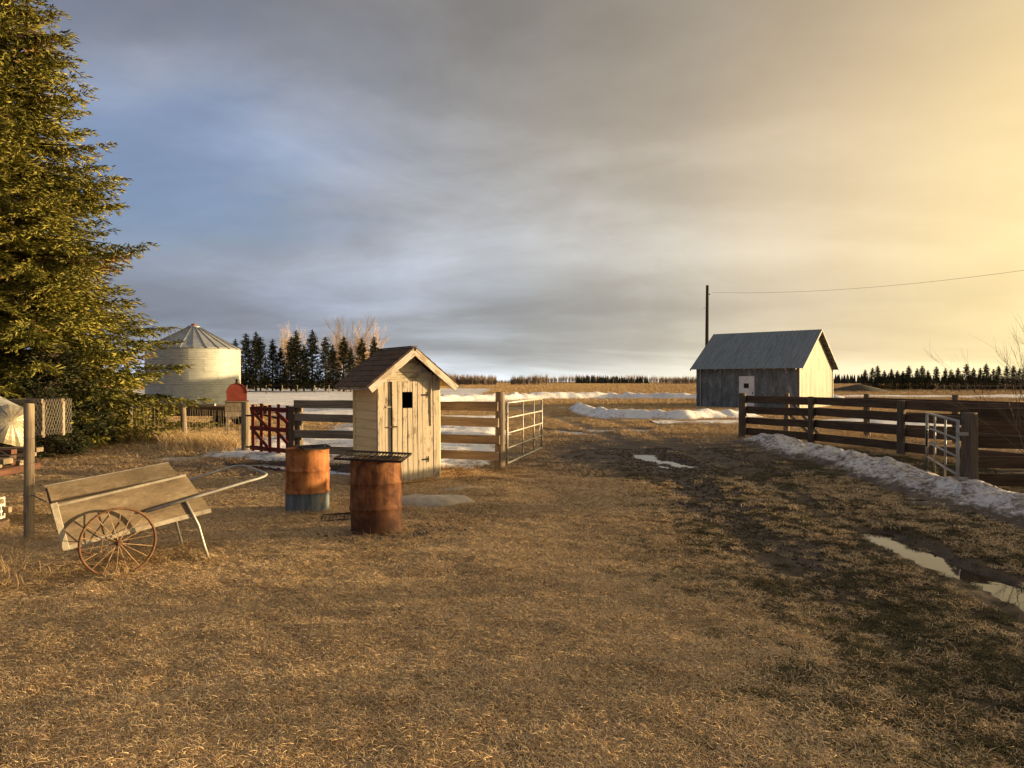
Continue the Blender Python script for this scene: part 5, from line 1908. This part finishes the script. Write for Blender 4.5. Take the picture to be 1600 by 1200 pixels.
def build_grass():
    def dens_dry(x, y):
        d = np.clip((5.5 / np.maximum(np.hypot(x, y), 2.5)) ** 1.0, .12, 1)
        m = 1 - mud_mask(x, y) * .97
        g = 1 - green_mask(x, y) * .91
        n = .55 + .8 * sstep(.30, .60, fbm(x / .20, y / .20, 91, 3))
        return d * m * g * n
    tufts = [('dry_grass', 24, .072, .0042, 1.4, .80, .052), ('dry_grass', 20, .090, .0040, 1.2, .88, .055), ('dry_grass', 28, .055, .0042, 1.8, .62, .045)]
    for i, (nm, nb, L, w, cu, lie, rad) in enumerate(tufts):
        x, y, r = scatter(95000, -10, 8.5, 2.6, 13, dens_dry, 200 + i)
        ok = clear(x, y); x, y = x[ok], y[ok]
        sc = (.75 + .6 * r.random(len(x))) * np.clip(np.hypot(x, y) / 7, .95, 1.6)
        o = instanced(nm, np.stack([x, y, hgt(x, y)], 1), r.random(len(x)) * 6.28, sc, tuft_mesh('tuft', 300 + i, nb, L, w, cu, lie, rad), M_straw)
    # mid distance, larger tufts
    def dens_mid(x, y):
        m = 1 - mud_mask(x, y) * .96
        return m * (.2 + 1.0 * fbm(x / 1.2, y / 1.2, 93, 3)) * (1 - .93 * green_mask(x, y))
    x, y, r = scatter(26000, -15, 13, 12, 42, dens_mid, 210)
    ok = clear(x, y); x, y = x[ok], y[ok]
    instanced('dry_grass', np.stack([x, y, hgt(x, y)], 1), r.random(len(x)) * 6.28, .9 + .7 * r.random(len(x)), tuft_mesh('tuft', 310, 26, .13, .007, .9, .85, .13), M_straw)
    # standing dead grass over the open field
    for i in range(2):
        r = np.random.default_rng(240 + i); n = 62000
        y = 22 * 28.0 ** r.random(n); x = r.uniform(-1, 1, n) * (.86 * y + 5)
        k = (r.random(n) < (.15 + 1.3 * sstep(.36, .62, fbm(x / 7, y / 5, 97, 4)))) & (r.random(n) > mud_mask(x, y))
        x, y = x[k], y[k]; ok = clear(x, y) & ~((np.abs(x + 13.0) < 3.0) & (np.abs(y - 28.5) < 1.5)) & ~(((x - 17.5) ** 2 + (y - 50) ** 2) < 30); x, y = x[ok], y[ok]
        far = sstep(60, 200, np.hypot(x, y))
        z = hgt(x, y) * (1 - far) + far * (0.25 * (fbm(x / 60, y / 60, 77, 3) - .62))
        instanced('field_grass', np.stack([x, y, z], 1), r.random(len(x)) * 6.28, (.55 + .5 * r.random(len(x))) * np.clip(y / 55, .6, 3.2), tuft_mesh('tuft', 340 + i, 30, .26, .013, .45, .30 + .25 * i, .34), M_tall)
    # greenish short tussocks on the track
    def dens_g(x, y):
        n = fbm(x / .33, y / .33, 95, 3)
        d = np.clip((6 / np.maximum(np.hypot(x, y), 2.5)), .25, 1)
        return d * green_mask(x, y) * (1 - .85 * mud_mask(x, y)) * (.12 + sstep(.40, .58, n)) * 1.1
    for i in range(2):
        x, y, r = scatter(52000, .8, 9.5, 2.6, 19, dens_g, 220 + i)
        ok = clear(x, y); x, y = x[ok], y[ok]
        instanced('green_grass', np.stack([x, y, hgt(x, y)], 1), r.random(len(x)) * 6.28, .7 + .7 * r.random(len(x)), tuft_mesh('tuft', 320 + i, 26, .042, .0034, .9, .62 + .2 * i, .045), M_green)
    # tall dead grass along the wire fence, round the posts and the cart
    def line_scatter(pts, w, n, seed):
        r = np.random.default_rng(seed)
        seg = r.integers(0, len(pts) - 1, n); t = r.random(n)
        P = np.array(pts)
        c = P[seg] + (P[seg + 1] - P[seg]) * t[:, None]
        return c[:, 0] + r.normal(size=n) * w, c[:, 1] + r.normal(size=n) * w, r
    x, y, r = line_scatter([(-13.5, 22.2), (-11.3, 20.9), (-9.3, 19.9), (-6.9, 17.6)], .35, 950, 230)
    instanced('tall_dead_grass', np.stack([x, y, hgt(x, y)], 1), r.random(len(x)) * 6.28, .7 + .6 * r.random(len(x)), tuft_mesh('tuft', 330, 16, .42, .009, .55, .35, .10), M_tall)
    x, y, r = line_scatter([(-13.2, 21.6), (-11.2, 20.3), (-9.2, 19.3), (-7.0, 17.2)], .5, 900, 231)
    instanced('tall_dead_grass', np.stack([x, y, hgt(x, y)], 1), r.random(len(x)) * 6.28, .8 + .6 * r.random(len(x)), tuft_mesh('tuft', 331, 20, .26, .008, .8, .7, .12), M_tall)
    x, y, r = line_scatter([(-7.2, 8.6), (-6.2, 7.7), (-5.5, 7.3), (-4.9, 6.5), (-4.5, 6.0)], .36, 1100, 232)
    instanced('tall_dead_grass', np.stack([x, y, hgt(x, y)], 1), r.random(len(x)) * 6.28, .7 + .6 * r.random(len(x)), tuft_mesh('tuft', 332, 18, .26, .0045, .8, .88, .10), M_tall)
    x, y, r = line_scatter([(-3.2, 13.6), (-1.9, 12.3), (-.6, 13.0), (.2, 14.2)], .28, 420, 233)
    instanced('tall_dead_grass', np.stack([x, y, hgt(x, y)], 1), r.random(len(x)) * 6.28, .6 + .5 * r.random(len(x)), tuft_mesh('tuft', 333, 22, .17, .006, .9, .85, .11), M_straw)
    x, y, r = line_scatter([(-2.3, 9.2), (-1.9, 8.1), (-1.2, 8.05), (-.7, 8.5)], .14, 220, 235)
    instanced('loose_straw', np.stack([x, y, hgt(x, y)], 1), r.random(len(x)) * 6.28, .6 + .5 * r.random(len(x)), tuft_mesh('tuft', 335, 26, .11, .0045, 1.2, .8, .09), M_tall)
    # tufts that mowing and wear leave round the foot of things
    feet = [(-2.80, 9.72, .31, 70), (-1.60, 8.37, .31, 40), (-5.42, 7.97, .09, 40), (-.235, 14.05, .14, 40), (-3.60, 6.49, .12, 26), (-3.03, 7.05, .06, 14), (-3.52, 7.66, .06, 14),
            (7.08, 21.8, .15, 30), (8.38, 19.9, .13, 30), (9.2, 16.8, .13, 30), (-4.72, 15.75, .14, 30), (-6.52, 17.4, .14, 40), (-1.1, 10.15, .55, 90), (-6.4, 8.5, .4, 60)]
    r = np.random.default_rng(77); X_ = []; Y_ = []
    for (fx, fy, fr, fn_) in feet:
        a = r.uniform(0, 6.28, fn_); q = fr + np.abs(r.normal(size=fn_)) * .05
        X_.append(fx + np.cos(a) * q); Y_.append(fy + np.sin(a) * q)
    a = r.uniform(-1, 1, 130); th_ = R(34.8)
    for (ux, uy, sgn) in ((math.cos(th_), math.sin(th_), -1),):
        X_.append(-1.77 + ux * a * .62 + .30 * .57 * 1.9); Y_.append(12.35 + uy * a * .62 - .02 + 0 * a)
    x = np.concatenate(X_); y = np.concatenate(Y_)
    instanced('rank_grass', np.stack([x, y, hgt(x, y)], 1), r.random(len(x)) * 6.28, .7 + .6 * r.random(len(x)), tuft_mesh('tuft', 336, 16, .13, .0042, .9, .55, .04), M_straw)
    x, y, r = line_scatter([(7.0, 22), (8.6, 19.9), (9.4, 16.8), (10.2, 14)], .30, 500, 234)
    instanced('tall_dead_grass', np.stack([x, y, hgt(x, y)], 1), r.random(len(x)) * 6.28, .6 + .5 * r.random(len(x)), tuft_mesh('tuft', 334, 22, .19, .007, .9, .75, .12), M_straw)


build_grass()
